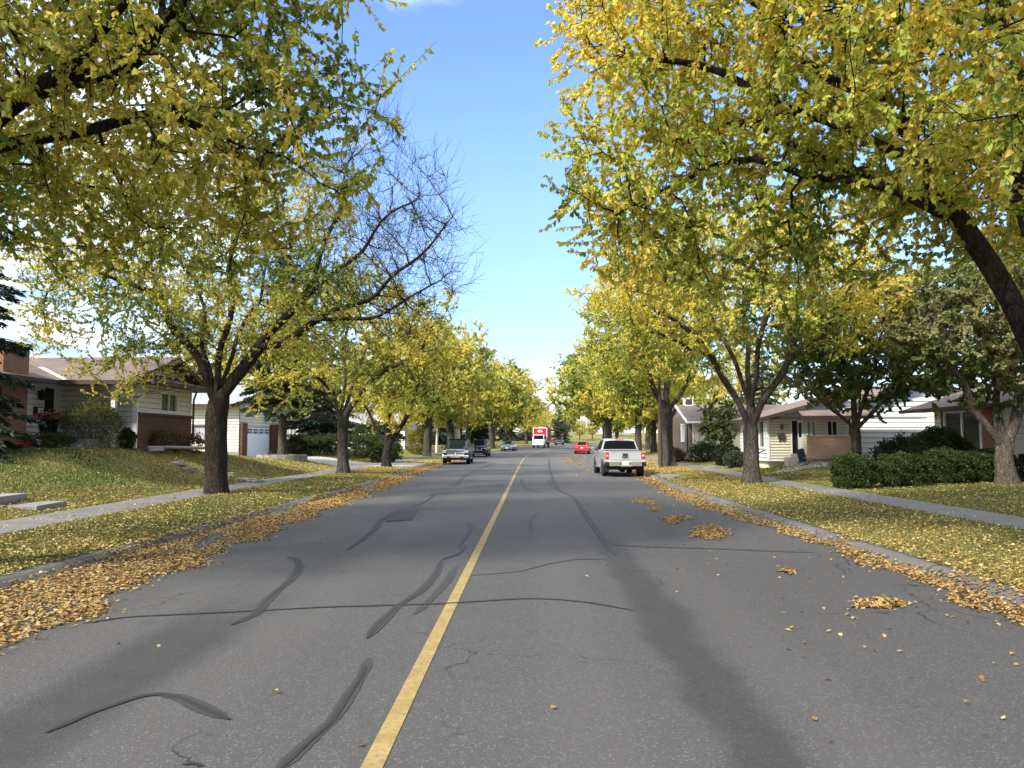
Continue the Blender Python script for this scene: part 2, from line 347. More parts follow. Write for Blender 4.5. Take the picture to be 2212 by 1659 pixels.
# road, line, kerbs, pavements
def zr(s, t): return zroad(s) + .055*(1 - ((t+.6)/6.4)**2)*.6
RC = [(lambda s, k=k: kl(s) + .30 + (kr(s)-kl(s)-.60)*k/10) for k in range(11)]
tag(strip('road', SV, RC, zr, M['asphalt']), 'grey worn asphalt street running ahead then bending right', kind='structure')
LS = SV[(SV > -14) & (SV < 175)]
tag(strip('centre_line', LS, [-.93, -.87, -.81], zr, M['yellow'], .005), 'single worn yellow line down the middle of the street', kind='structure')
def kerb(name, kf, sg, lab):
    prof = [(-.32, -.004), (-.10, .006), (-.04, .03), (.03, .085), (.08, .108), (.22, .120), (.24, .02)]
    V = []; n = len(prof)
    for s in SV:
        t = np.array([kf(s) + sg*a for a, _ in prof]); X, Y = ST(s, t); V.append(np.stack([X, Y, zroad(s) + np.array([b for _, b in prof])], 1))
    V = np.concatenate(V); i = (np.arange(len(SV)-1)[:, None]*n + np.arange(n-1)[None]).ravel()
    tag(np_mesh(name, V, [np.stack([i, i+1, i+n+1, i+n], 1)], M['kerbc']), lab, kind='structure')
kerb('kerb', kl, -1, 'concrete kerb and gutter along the left of the street'); kerb('kerb', kr, 1, 'concrete kerb and gutter along the right of the street')
for wf, lab in ((walk_l, 'concrete pavement along the left lawns'), (walk_r, 'concrete pavement along the right lawns')):
    sv = SV[SV < 175]
    tag(strip('pavement', sv, [(lambda s: wf(s)-.70), wf, (lambda s: wf(s)+.70)], H, M['pavement'], .018), lab, kind='structure')
def sheet(name, pts, mat, lab, n=10, dz=.022):
    """four-sided sheet laid on the ground: near edge a-b, far edge d-c"""
    a, b, c, d = [np.array(p, float) for p in pts]; V = []
    for i in range(n+1):
        for j in range(n+1):
            u, v = i/n, j/n; q = (a*(1-u)+b*u)*(1-v) + (d*(1-u)+c*u)*v; V.append((q[0], q[1], Hxy(q[0], q[1]) + dz))
    i = (np.arange(n)[:, None]*(n+1) + np.arange(n)[None]).ravel()
    return tag(np_mesh(name, V, [np.stack([i, i+1, i+n+2, i+n+1], 1)], mat, smooth=True), lab, kind='structure')
sheet('driveway', [(-19.2, 51.2), (-10.9, 45.2), (-10.6, 52.6), (-19.2, 56.6)], M['drive'], 'pale concrete driveway up to the white garage door', 14)
sheet('driveway_apron', [(-10.9, 45.3), (-7.2, 46.9), (-7.2, 55.0), (-10.6, 52.5)], M['drive'], 'concrete apron where the left driveway meets the kerb', 8, .03)
sheet('kerb_ramp', [(5.75, 33.6), (7.0, 35.6), (6.9, 37.4), (6.05, 38.5)], M['pavement'], 'small concrete ramp at the right kerb behind the silver pickup', 6, .03)
sheet('front_walk', [(11.0, 36.2), (15.6, 36.9), (15.6, 38.6), (12.6, 38.6)], M['concrete'], 'concrete pad by the brick porch wall', 6)
sheet('front_walk', [(10.0, 44.3), (12.6, 47.6), (12.6, 48.8), (10.0, 45.6)], M['concrete'], 'front path of the house with stucco wall', 6)
sheet('front_walk', [(10.0, 13.0), (18.0, 11.5), (18.0, 14.2), (10.0, 14.6)], M['pavement'], 'wide concrete path leaving the right pavement', 6)

# tar seams and patches: real sheets a few mm above the asphalt
def seam(path, w, mat):
    pts = [G(x, y, .03) for x, y in path]; q = []
    for i in range(len(pts)-1):
        for k in range(14): q.append(pts[i].lerp(pts[i+1], k/14))
    q.append(pts[-1])
    for _ in range(10): q = [q[0]] + [(q[i-1]+q[i]*2+q[i+1])/4 for i in range(1, len(q)-1)] + [q[-1]]
    b = MB(); L = []; Rr = []; ph = random.random()*9
    for i, p in enumerate(q):
        t = (q[min(i+1, len(q)-1)] - q[max(i-1, 0)]); t.z = 0; t.normalize(); n = Vector((-t.y, t.x, 0))
        ww = w * (.80 + .14*math.sin(i*.2+ph) + .16*random.random()) * min(1, .25+.12*min(i, len(q)-1-i))
        for S, sg in ((L, 1), (Rr, -1)):
            v = p + n*sg*ww/2; s_, t_ = st_of(v.x, v.y); v.z = float(zr(s_, t_)) + .004; S.append(v)
    for i in range(len(q)-1): b.add([L[i], Rr[i], Rr[i+1], L[i+1]], [(0, 1, 2, 3)])
    return b, mat
SE = [([(621, 1203), (640, 1207), (648, 1225), (633, 1248), (601, 1275), (566, 1307), (555, 1326), (500, 1350)], .11, 'tar'),
 ([(176, 1346), (273, 1332), (391, 1327), (547, 1320), (703, 1312), (864, 1308), (964, 1305), (1121, 1294), (1199, 1295), (1277, 1303), (1371, 1320)], .055, 'tar'),
 ([(98, 1584), (195, 1541), (305, 1504), (344, 1500), (391, 1508)], .06, 'tar'), ([(344, 1500), (391, 1508), (441, 1533), (496, 1556)], .11, 'tar'),
 ([(797, 1422), (785, 1455), (758, 1498), (723, 1553), (664, 1607), (590, 1675)], .10, 'tar_faint'), ([(790, 1440), (780, 1465), (752, 1506), (718, 1560), (660, 1612), (590, 1678)], .035, 'tar'),
 ([(953, 1212), (945, 1236), (914, 1275), (859, 1310), (816, 1353), (793, 1380)], .10, 'tar'),
 ([(953, 1210), (992, 1197), (1001, 1185), (992, 1177), (1007, 1161), (1019, 1138), (1009, 1128)], .07, 'tar'),
 ([(986, 1224), (964, 1259), (933, 1294), (894, 1329)], .11, 'tar_faint'),
 ([(1000, 1245), (1121, 1236), (1179, 1220), (1238, 1209), (1312, 1208)], .05, 'tar_faint'),
 ([(1185, 990), (1187, 1017), (1199, 1044), (1207, 1060), (1238, 1072), (1261, 1107), (1289, 1150), (1308, 1173), (1330, 1200)], .12, 'tar'),
 ([(1185, 1017), (1196, 1030), (1183, 1040), (1207, 1058)], .08, 'tar'),
 ([(1316, 1177), (1394, 1181), (1555, 1185), (1757, 1192)], .16, 'tar_faint'),
 ([(750, 1189), (808, 1146), (820, 1126), (845, 1110)], .11, 'tar'), ([(886, 1097), (929, 1079), (933, 1068), (988, 1064), (1082, 1061)], .09, 'tar'),
 ([(840, 1103), (900, 1098), (1000, 1100)], .06, 'tar_faint'),
 ([(1148, 1150), (1144, 1134), (1156, 1111), (1170, 1108)], .06, 'tar_faint'),
 ([(1128, 1032), (1126, 1044), (1140, 1058), (1175, 1064)], .09, 'tar_faint'), ([(1011, 1032), (1110, 1031), (1330, 1033)], .12, 'tar'),
 ([(975, 1045), (985, 1052), (1000, 1030), (1040, 1012), (1072, 998)], .14, 'tar_faint'), ([(1070, 1046), (1088, 1048), (1075, 1053)], .09, 'tar_faint'),
 ([(390, 1655), (420, 1652), (438, 1658)], .03, 'tar')]
for mk, lab in (('tar', 'dark tar seams sealing cracks in the asphalt'), ('tar_faint', 'faded tar seams in the asphalt')):
    b = MB()
    for i, (pth, w, m_) in enumerate([(p_, w_ if m__ != 'tar' or w_ < .09 else w_*.42, m__) for p_, w_, m__ in SE] + [(p_, w_*1.15, 'tar_faint') for p_, w_, m__ in SE if m__ == 'tar' and w_ >= .09]):
        if m_ == mk:
            bb, _ = seam(pth, w, m_)
            b.add([(v[0], v[1], v[2] + .00012*i + (.004 if mk == 'tar' else 0) - .001) for v in bb.v], bb.f)
    if mk == 'tar':
        pp = [G(x, y, .03) for x, y in ((832, 1127), (846, 1106), (903, 1102), (888, 1124))]
        b.add([(p.x, p.y, .041) for p in pp], [(0, 1, 2, 3)])
    tag(b.build('tar_seams', M[mk]), lab, kind='structure')
# ------------------------------------------------------------------ trees
def unit(a): return a / (np.linalg.norm(a, axis=-1, keepdims=True) + 1e-9)
def in_env(n, env, g, shell=.45):
    """n points in a union of ellipsoids, a little denser towards the outside"""
    w = np.array([np.prod(e[1]) for e in env]); w = w / w.sum(); k = g.choice(len(env), n, p=w)
    d = unit(g.normal(size=(n, 3))); r = g.random(n)**(1/3*(1-shell*.6))
    c = np.array([e[0] for e in env])[k]; rr = np.array([e[1] for e in env])[k]
    wob = 1 + .16*np.sin(d[:, :1]*5+c[:, :1]) * np.sin(d[:, 1:2]*6+1.3) + .12*np.sin(d[:, 2:]*9+d[:, :1]*4)
    return c + d*rr*r[:, None]*wob
def polyline(pts, step):
    pts = [np.array(p, float) for p in pts]; out = [pts[0]]
    for a, b in zip(pts[:-1], pts[1:]):
        n = max(1, int(round(np.linalg.norm(b-a)/step)))
        out += [a + (b-a)*k/n for k in range(1, n+1)]
    return out
def grow(base, trunk, limbs, env, n_attr, step, dk, g, up=.12, iters=110):
    pos = []; par = []
    for i, p in enumerate(polyline(trunk, step)): pos.append(p); par.append(i-1)
    top = len(pos)-1
    for L in limbs:
        q = polyline(L, step); d = [np.linalg.norm(x-q[0]) for x in pos]; j = int(np.argmin(d)); prev = j
        ph = g.random(3)*6
        for k, p in enumerate(q[1:]):
            a = min(1, k/4)*step*.30
            pos.append(p + a*np.sin(ph + k*np.array([.9, .75, 1.1]))); par.append(prev); prev = len(pos)-1
    A = in_env(n_attr, env, g); A = A[A[:, 2] > base[2] + 1.6]
    pos = [np.array(p) for p in pos]; N = np.array(pos)
    D = np.linalg.norm(A[:, None] - N[None, :], axis=2); D[:, :max(1, top-2)] += 3
    ni = D.argmin(1); nd = D.min(1); alive = nd > dk; last = {}
    for it in range(iters):
        idx = np.nonzero(alive)[0]
        if len(idx) == 0: break
        v = unit(A[idx] - N[ni[idx]]); acc = np.zeros((len(N), 3)); np.add.at(acc, ni[idx], v)
        act = np.unique(ni[idx]); d = unit(unit(acc[act]) + g.normal(size=(len(act), 3))*.22 + np.array([0, 0, up]))
        new = N[act] + d*step; b = len(N)
        keep = []
        for k, a in enumerate(act):
            key = (a, tuple(np.round(d[k]*3).astype(int)))
            c = last.get(a, 0)
            if c < 4: keep.append(k); last[a] = c+1
        if not keep: break
        new = new[keep]; pa = act[keep]
        N = np.concatenate([N, new]); par += list(map(int, pa))
        Dn = np.linalg.norm(A[idx][:, None] - new[None], axis=2); m = Dn.min(1); mi = Dn.argmin(1)
        upd = m < nd[idx]; nd[idx[upd]] = m[upd]; ni[idx[upd]] = b + mi[upd]; alive &= nd > dk
        if len(N) > 9000: break
    return N, np.array(par)
def radii(N, par, r_base, r_tip):
    n = len(N); cnt = np.zeros(n); child = np.zeros(n, int)
    for i in range(n-1, 0, -1):
        if cnt[i] == 0: cnt[i] = 1
        cnt[par[i]] += cnt[i]; child[par[i]] += 1
    e = math.log(max(cnt[0], 2))/math.log(r_base/r_tip)
    return r_tip*np.maximum(cnt, 1)**(1/e), child
def frusta(p0, p1, r0, r1, k):
    d = unit(p1-p0); ref = np.where(np.abs(d[:, 2:3]) < .9, np.array([[0, 0, 1.]]), np.array([[1., 0, 0]])); u = unit(np.cross(d, ref)); w = np.cross(d, u)
    a = np.arange(k)*2*np.pi/k; ring = u[:, None]*np.cos(a)[None, :, None] + w[:, None]*np.sin(a)[None, :, None]
    V = np.stack([p0[:, None] + ring*r0[:, None, None], p1[:, None] + ring*r1[:, None, None]], 1).reshape(-1, 3)
    b = (np.arange(len(p0))*2*k)[:, None]; i = np.arange(k)[None]; j = (np.arange(k)+1)[None] % k
    return V, np.stack([b+i, b+j, b+k+j, b+k+i], 2).reshape(-1, 4)
def wood_mesh(N, par, r, base, flare=.45, thick=.03):
    """main wood as smooth chained tubes, thin wood as small frusta"""
    n = len(N); kids = [[] for _ in range(n)]
    for i in range(1, n): kids[par[i]].append(i)
    V = []; F4 = []; nv = 0; stack = [(0, None)]
    while stack:
        i, p = stack.pop(); chain = [p, i] if p is not None else [i]; rr = [r[i]*1.12, r[i]] if p is not None else [r[i]]
        while True:
            ks = sorted([k for k in kids[i] if r[k] > thick], key=lambda k: -r[k])
            if not ks: break
            for k in ks[1:]: stack.append((k, i))
            i = ks[0]; chain.append(i); rr.append(r[i])
        if len(chain) < 2: continue
        pts = N[chain].copy()
        for _ in range(2):
            if len(pts) > 3: pts[2:-1] = (pts[1:-2] + pts[2:-1]*2 + pts[3:])/4
        ns = 14 if rr[0] > .15 else 9 if rr[0] > .07 else 6
        u = None
        for k in range(len(pts)):
            t = unit(pts[min(k+1, len(pts)-1)] - pts[max(k-1, 0)])
            if u is None: u = unit(np.cross(t, [.3, 1, .2]))
            u = unit(u - t*np.dot(u, t)); w = np.cross(t, u); a = np.arange(ns)*2*np.pi/ns
            hgt = pts[k][2] - base[2]; rad = np.full(ns, rr[k])
            if p is None:
                fl = flare*math.exp(-max(hgt, 0)/.28); rad = rad*(1 + fl*(1+.35*np.sin(a*5+1)) + .05*np.sin(a*3+hgt*1.5) + .03*np.sin(a*7+hgt*4))
            V.append(pts[k] + (u[None]*np.cos(a)[:, None] + w[None]*np.sin(a)[:, None])*rad[:, None])
        for k in range(len(pts)-1):
            i0 = nv + k*ns + np.arange(ns); i1 = nv + k*ns + (np.arange(ns)+1) % ns; F4.append(np.stack([i0, i1, i1+ns, i0+ns], 1))
        nv += len(pts)*ns
    V = [np.concatenate(V)]; th = np.nonzero((r <= thick) & (np.arange(n) > 0))[0]
    if len(th):
        v, f = frusta(N[par[th]], N[th], np.minimum(r[par[th]], thick), r[th], 4); V.append(v); F4.append(f + nv); nv += len(v)
    return V, F4, nv
def twigs(N, par, r, g, n_per, length, rmax, up=.25, droop=0, jit=.75):
    sel = np.nonzero(r < rmax)[0]; sel = np.repeat(sel, n_per); d0 = unit(N[sel] - N[par[sel]])
    d = unit(d0*.6 + g.normal(size=(len(sel), 3))*jit + np.array([0, 0, up])); L = length*(.5 + g.random(len(sel))*.9)
    p0 = N[par[sel]] + (N[sel]-N[par[sel]])*g.random(len(sel))[:, None]; p1 = p0 + d*(L*.5)[:, None]
    d2 = unit(d + g.normal(size=d.shape)*.3 + np.array([0, 0, up*.4 - droop])); p2 = p1 + d2*(L*.5)[:, None]
    return p0, p1, p2
LEAF8 = np.array([[0, 0, 0], [.36, .28, .05], [.34, .56, .06], [0, 1, -.06], [-.34, .56, .06], [-.36, .28, .05], [0, .28, -.03], [0, .6, -.03]])
LEAF8_F3 = np.array([[0, 1, 6], [2, 3, 7], [3, 4, 7], [5, 0, 6]]); LEAF8_F4 = np.array([[1, 2, 7, 6], [4, 5, 6, 7]])
LEAF5 = np.array([[0, 0, 0], [.36, .42, .08], [0, 1, -.05], [-.36, .42, .08]]); LEAF5_F3 = np.array([[0, 1, 2], [0, 2, 3]])
def leaf_mesh(pos, axis, nrm, size, cols, fine, width=1.0):
    axis = unit(axis); nrm = unit(nrm - axis*np.sum(nrm*axis, 1, keepdims=True)); side = np.cross(axis, nrm)
    T = LEAF8 if fine else LEAF5; k = len(T); cu = (np.random.default_rng(len(pos)).random(len(pos))*3.4-.7)[:, None, None]
    V = pos[:, None] + size[:, None, None]*(side[:, None]*T[None, :, :1]*width + axis[:, None]*T[None, :, 1:2] + nrm[:, None]*T[None, :, 2:]*cu)
    b = (np.arange(len(pos))*k)[:, None, None]
    Fs = [(b + LEAF8_F3[None]).reshape(-1, 3), (b + LEAF8_F4[None]).reshape(-1, 4)] if fine else [(b + LEAF5_F3[None]).reshape(-1, 3)]
    return V.reshape(-1, 3), Fs, np.repeat(cols, k, 0)
def clump(p, f, ph=0.):
    return .5 + .5*np.sin(p[:, 0]*f+ph)*np.sin(p[:, 1]*f*1.1+1.7+ph)*.6 + .28*np.sin(p[:, 2]*f*1.6+p[:, 0]*f*.8+2*ph)
PAL_GOLD = dict(deep=(.125, .195, .034), green=(.27, .335, .056), mid=(.49, .50, .095), gold=(.73, .62, .125), rust=(.66, .44, .13))
PAL_OLIVE = dict(deep=(.130, .195, .036), green=(.25, .31, .058), mid=(.41, .42, .085), gold=(.62, .54, .115), rust=(.45, .27, .07))
PAL_GREEN = dict(deep=(.11, .165, .05), green=(.165, .235, .075), mid=(.235, .275, .11), gold=(.29, .29, .135), rust=(.26, .10, .06))
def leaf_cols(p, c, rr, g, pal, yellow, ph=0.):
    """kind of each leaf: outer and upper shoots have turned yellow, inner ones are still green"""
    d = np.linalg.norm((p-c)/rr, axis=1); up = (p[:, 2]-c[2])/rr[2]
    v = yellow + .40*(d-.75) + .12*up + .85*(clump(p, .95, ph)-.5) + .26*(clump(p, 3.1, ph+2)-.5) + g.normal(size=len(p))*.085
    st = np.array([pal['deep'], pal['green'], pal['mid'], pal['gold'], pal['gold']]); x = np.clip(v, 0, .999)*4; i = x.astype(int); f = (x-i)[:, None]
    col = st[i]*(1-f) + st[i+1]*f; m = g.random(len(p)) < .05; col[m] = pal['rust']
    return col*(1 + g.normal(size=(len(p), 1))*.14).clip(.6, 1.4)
def build_tree(name, base, r_base, trunk, limbs, env, n_attr, step, dk, seed, leaf_size, n_leaf, pal, yellow, bark, fine=False, tw=2, tw_len=.45,
               leaf_keep=None, r_tip=.008, thick=.03, droop=.85, bare_twigs=0, parent=None, up=.12, flare=.45, far=False):
    g = np.random.default_rng(seed); base = np.array(base, float)
    N, par = grow(base, trunk, limbs, env, n_attr, step, dk, g, up); r, child = radii(N, par, r_base, r_tip)
    V, F4, nv = wood_mesh(N, par, r, base, flare, thick)
    p0, p1, p2 = twigs(N, par, r, g, tw, tw_len, .030 if not far else .05)
    for a, b, ra, rb in ((p0, p1, .006, .004), (p1, p2, .004, .002)):
        if far: break
        v, f = frusta(a, b, np.full(len(a), ra), np.full(len(a), rb), 3); V.append(v); F4.append(f + nv); nv += len(v)
    if bare_twigs:                                   # fine leafless shoots where the leaves have dropped
        sel = leaf_keep(N) < .5; idx = np.nonzero(sel & (r < .03))[0]; idx = idx[idx > 0]
        sN = N.copy(); a0, a1, a2 = twigs(sN[:], par, np.where(np.isin(np.arange(len(N)), idx), r, 9), g, bare_twigs, 1.1, .03, up=.55, jit=.38)
        for a, b, ra, rb in ((a0, a1, .007, .005), (a1, a2, .005, .003)):
            v, f = frusta(a, b, np.full(len(a), ra*.75), np.full(len(a), rb*.75), 3); V.append(v); F4.append(f + nv); nv += len(v)
        q0 = a1; dd = unit(a2-a1 + g.normal(size=a1.shape)*.22); v, f = frusta(q0, q0+dd*.4, np.full(len(a0), .005), np.full(len(a0), .003), 3); V.append(v); F4.append(f+nv); nv += len(v)
    loc = Vector(base); root = parent
    if root is None: root = thing(name, loc, 0, None, 'tree')
    np_mesh('trunk', np.concatenate(V) - base, [np.concatenate(F4)], bark, smooth=True, parent=root)
    # leaves in alternate sprays along each twig
    m = len(p0); per = max(1, int(round(n_leaf/m))); t = g.random((m, per))**.75; k = np.repeat(np.arange(m), per); t = t.ravel()
    pos = np.where((t < .5)[:, None], p0[k] + (p1-p0)[k]*(t*2)[:, None], p1[k] + (p2-p1)[k]*(t*2-1)[:, None])
    td = unit(p2-p0)[k]; rnd = g.normal(size=(len(pos), 3))
    ax = unit(td*.55 + rnd*.6 + np.array([0, 0, -droop])); nr = unit(np.array([0, 0, .8]) + g.normal(size=(len(pos), 3))*.6 + td*.35)
    sz = leaf_size*(.5 + .85*g.random(len(pos)))
    if leaf_keep is not None:
        kp = g.random(len(pos)) < leaf_keep(pos); pos, ax, nr, sz = pos[kp], ax[kp], nr[kp], sz[kp]
    ec = np.average([e[0] for e in env], axis=0, weights=[np.prod(e[1]) for e in env]); er = np.max([np.array(e[1]) + np.abs(np.array(e[0])-ec)*.8 for e in env], axis=0)
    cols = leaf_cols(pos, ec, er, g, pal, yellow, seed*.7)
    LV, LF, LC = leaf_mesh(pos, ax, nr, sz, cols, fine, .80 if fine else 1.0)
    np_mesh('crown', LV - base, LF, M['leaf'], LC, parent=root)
    return root
def copy_tree(o, loc, rz, sc, label, group=None):
    c = o.copy(); COL.objects.link(c); c.location = loc; c.rotation_euler = (0, 0, rz); c.scale = (sc[0], sc[0], sc[1]) if isinstance(sc, tuple) else (sc,)*3
    c['label'] = label
    if group: c['group'] = group
    for ch in o.children:
        d = ch.copy(); COL.objects.link(d); d.parent = c
    return c
def vase(f, r0, r1, up=0):
    f = np.array(f)
    return lambda p: ss(np.linalg.norm(p-f, axis=1) + up*(p[:, 2]-f[2]), r0, r1)
def lim(*pts): return [np.array(p) for p in pts]
LEFT = 'street trees along the left kerb'; RIGHT = 'street trees along the right kerb'

# nearest left tree: trunk outside the picture, its limbs and crown reach in
b = GP(-8.8, 8.6); z = b.z
t = build_tree('street_tree', b, .31, [b, b+Vector((.05, 0, 1.5)), b+Vector((.15, .1, 2.9))],
    [[b+Vector((.15, .1, 2.9)), P(-180, 345, 8.8), P(0, 238, 9.1), P(140, 180, 9.3), P(262, 148, 9.6), P(345, 60, 10.0)],
     [b+Vector((.15, .1, 2.9)), P(-150, 370, 9.0), P(60, 296, 9.3), P(150, 266, 9.5), P(292, 262, 9.8), P(380, 250, 10.3), P(520, 330, 10.8)],
     [P(140, 180, 9.3), P(215, 60, 9.0), P(330, -60, 9.2)], [P(262, 148, 9.6), P(360, 40, 9.4), P(480, -60, 9.2)],
     [b+Vector((.15, .1, 2.9)), (-10.6, 9.0, 5.6), (-12.0, 9.5, 8)], [b+Vector((.15, .1, 2.9)), (-8.8, 6.6, 6), (-8.2, 5.2, 8.6)], [b+Vector((.15, .1, 2.9)), (-9.2, 10.8, 5.6), (-9, 13.4, 7.2)]],
    [((-8.3, 9.4, 8.3), (5.6, 5.6, 4.0)), ((-4.4, 9.2, 6.8), (2.4, 2.5, 2.0)), ((-6.2, 10.6, 5.7), (3.9, 3.1, 1.7)), ((-4.4, 9.4, 8.6), (2.1, 2.6, 2.0))],
    2700, .36, .44, 11, .083, 200000, PAL_OLIVE, .52, M['bark_dark'], fine=True, tw=3, tw_len=.72, r_tip=.006)
t['label'] = 'olive leaved tree overhanging the top left corner, trunk out of view'; t['group'] = LEFT
# nearest right tree
b = GP(8.1, 10.9); fk = P(2255, 800, 10.8)
t = build_tree('street_tree', b, .265, [b, b+Vector((-.05, 0, 1.4)), fk],
    [[fk, P(2212, 715, 10.6), P(2150, 590, 10.4), P(2080, 480, 10.3), P(1990, 350, 10.3), P(1900, 230, 10.4), P(1750, 120, 10.6), P(1600, 10, 11)],
     [P(2080, 480, 10.3), P(1880, 390, 10.6), P(1740, 365, 11), P(1560, 345, 11.4), P(1450, 400, 11.8), P(1330, 470, 12.1)],
     [P(1990, 350, 10.3), P(1850, 290, 10.8), P(1700, 240, 11.2), P(1560, 150, 11.4), P(1400, 120, 11.8)],
     [P(1880, 390, 10.6), P(1700, 300, 11.4), P(1540, 260, 12)],
     [fk, P(2235, 560, 10.8), P(2200, 330, 10.8), P(2190, 100, 10.8), P(2150, -150, 10.6)],
     [fk, (9.0, 9.4, 5.5), (9.6, 8, 8)], [fk, (9.4, 12, 5.2), (10.6, 13, 7.6)], [fk, (7.3, 9.5, 5.2), (5.8, 7.6, 6.4), (4.6, 6.6, 7)]],
    [((8.2, 10.2, 8.1), (6.3, 6.0, 4.0)), ((3.5, 11.6, 8.7), (3.2, 3.4, 3.3)), ((3.3, 12.6, 5.7), (3.0, 2.9, 1.75)), ((5.4, 7.4, 6.0), (2.9, 2.7, 2.0)), ((2.0, 12.2, 7.0), (1.7, 2.6, 2.8))],
    3500, .36, .43, 23, .087, 320000, PAL_GOLD, .55, M['bark_dark'], fine=True, tw=3, tw_len=.72, r_tip=.006)
t['label'] = 'golden tree overhanging the right side, dark limb leaning in from the edge'; t['group'] = RIGHT
# left tree in front of the house: leafy on the left, bare towards the street
b = GP(-9.36, 22.6); f1 = P(466, 870, 22.6)
def keep1(p): return np.clip(1.0 - .40*np.maximum(0, p[:, 0]+6.6 + .30*(p[:, 2]-4.8)), .015, 1)*ss(np.linalg.norm(p-np.array(f1), axis=1), 1.3, 3.6)
t = build_tree('street_tree', b, .315, [b, P(466, 980, 22.6), f1],
    [[f1, P(420, 760, 22.5), P(372, 690, 22.3), P(318, 628, 22), P(240, 590, 21.7), P(150, 575, 21.4), P(95, 600, 21)],
     [P(372, 690, 22.3), P(330, 600, 23), P(300, 520, 23.4), P(260, 430, 23.8)],
     [f1, P(447, 780, 23.2), P(440, 700, 23.8), P(420, 560, 24.4), P(400, 430, 24.8)],
     [f1, P(478, 760, 22.2), P(500, 640, 22), P(505, 500, 21.8), P(520, 380, 21.6)],
     [f1, P(520, 800, 22.6), P(575, 730, 22.8), P(650, 650, 23), P(700, 545, 23.2), P(745, 400, 23.4), P(775, 320, 23.5)],
     [P(575, 760, 22.6), P(690, 690, 22.2), P(790, 645, 22), P(870, 590, 21.8), P(920, 530, 21.6), P(985, 470, 21.5)],
     [P(690, 690, 22.2), P(800, 690, 21.6), P(900, 640, 21.2), P(950, 600, 21.1)],
     [P(650, 650, 23), P(760, 560, 23.3), P(830, 480, 23.6), P(900, 415, 23.8)], [f1, P(500, 760, 24), P(560, 640, 25.4), P(600, 520, 26.2)]],
    [((-9.4, 22.6, 7.3), (4.9, 4.8, 3.7)), ((-11.6, 22.0, 5.4), (2.8, 3.4, 2.5)), ((-5.2, 22.6, 7.0), (3.0, 3.4, 2.9)), ((-4.6, 22.6, 8.9), (2.2, 2.8, 2.4)), ((-3.3, 21.8, 6.6), (1.7, 2.2, 1.8))],
    2300, .36, .47, 31, .080, 135000, PAL_OLIVE, .46, M['bark_brown'], tw=3, tw_len=.62, r_tip=.006, leaf_keep=keep1, bare_twigs=2, flare=.2)
t['label'] = 'big tree before the grey sided house, bare twigs on its street side'; t['group'] = LEFT
# right tree by the pavement
b = GP(8.15, 28.7); f1 = P(1622, 930, 28.7); f2 = P(1622, 880, 28.7)
t = build_tree('street_tree', b, .275, [b, f1, f2],
    [[f1, P(1585, 850, 28.4), P(1540, 770, 28.1), P(1490, 715, 27.8), P(1425, 670, 27.5), P(1350, 640, 27)],
     [f2, P(1590, 790, 28.9), P(1560, 720, 29.4), P(1480, 620, 30)], [f2, P(1615, 790, 29.2), P(1612, 700, 29.8), P(1600, 590, 30.2), P(1590, 500, 30.4)],
     [f1, P(1655, 850, 28.4), P(1690, 800, 28), P(1770, 720, 27.6), P(1830, 640, 27.2), P(1860, 560, 27)],
     [P(1690, 800, 28), P(1735, 700, 29.2), P(1780, 600, 30)], [f2, P(1640, 760, 27.2), P(1660, 640, 26.2), P(1690, 540, 25.6)], [P(1540, 770, 28.1), P(1460, 740, 26.8), P(1370, 700, 25.8)]],
    [((7.9, 28.7, 7.5), (5.9, 5.3, 3.2)), ((4.6, 28.2, 6.0), (2.8, 3.5, 1.9)), ((11.0, 28.5, 6.5), (2.8, 3.4, 1.9))],
    2000, .40, .5, 41, .090, 150000, PAL_GOLD, .47, M['bark_grey'], tw=3, tw_len=.65, r_tip=.007, leaf_keep=vase(f2, 1.6, 3.4, -.1))
t['label'] = 'vase shaped yellow green tree on the right verge by the pavement'; t['group'] = RIGHT
# second and third left trees
b = GP(-9.05, 36.7); f1 = P(738, 905, 36.7)
t = build_tree('street_tree', b, .255, [b, f1],
    [[f1, P(770, 860, 36.5), P(800, 825, 36.2), P(870, 780, 35.8), P(935, 735, 35.4)], [f1, P(722, 850, 36.8), P(700, 800, 37), P(670, 740, 37.3), P(640, 690, 37.6)],
     [f1, P(742, 830, 37), P(745, 760, 37.4), P(750, 680, 37.8)], [P(722, 850, 36.8), P(690, 815, 35.6), P(640, 800, 34.6), P(600, 790, 34.2)], [f1, P(765, 820, 38), P(790, 740, 39)]],
    [((-8.7, 36.7, 6.6), (4.9, 4.6, 3.5)), ((-11.9, 34.8, 4.6), (1.9, 2.0, 1.7)), ((-5.6, 36, 6.2), (2.3, 3, 2.4))],
    1200, .45, .55, 51, .11, 70000, PAL_OLIVE, .52, M['bark_grey'], tw=3, tw_len=.55, leaf_keep=vase(f1, 1.2, 2.8))
t['label'] = 'forked tree between the left pavement and kerb, hedge behind its trunk'; t['group'] = LEFT
b = GP(-8.75, 46.0); f1 = P(834, 965, 46.2)
def keep3(p): return np.where((p[:, 0] > -6.6) & (p[:, 2] < 7.5), .12, .8)
t = build_tree('street_tree', b, .24, [b, f1],
    [[f1, P(815, 930, 47), P(795, 890, 46.8), P(770, 850, 46.4)], [f1, P(838, 905, 47.2), P(845, 850, 47.4), P(850, 780, 47.6)], [f1, P(862, 925, 47), P(890, 880, 46.8), P(925, 838, 46.4), P(975, 815, 46)], [P(890, 880, 46.8), P(905, 820, 46.5), P(925, 770, 46.3)]],
    [((-8.6, 47.2, 5.9), (3.9, 3.9, 3.2)), ((-5.9, 46.6, 5.3), (1.9, 2.2, 1.6))],
    800, .45, .55, 61, .12, 40000, PAL_GOLD, .52, M['bark_dark'], tw=3, tw_len=.55, leaf_keep=keep3, bare_twigs=3)
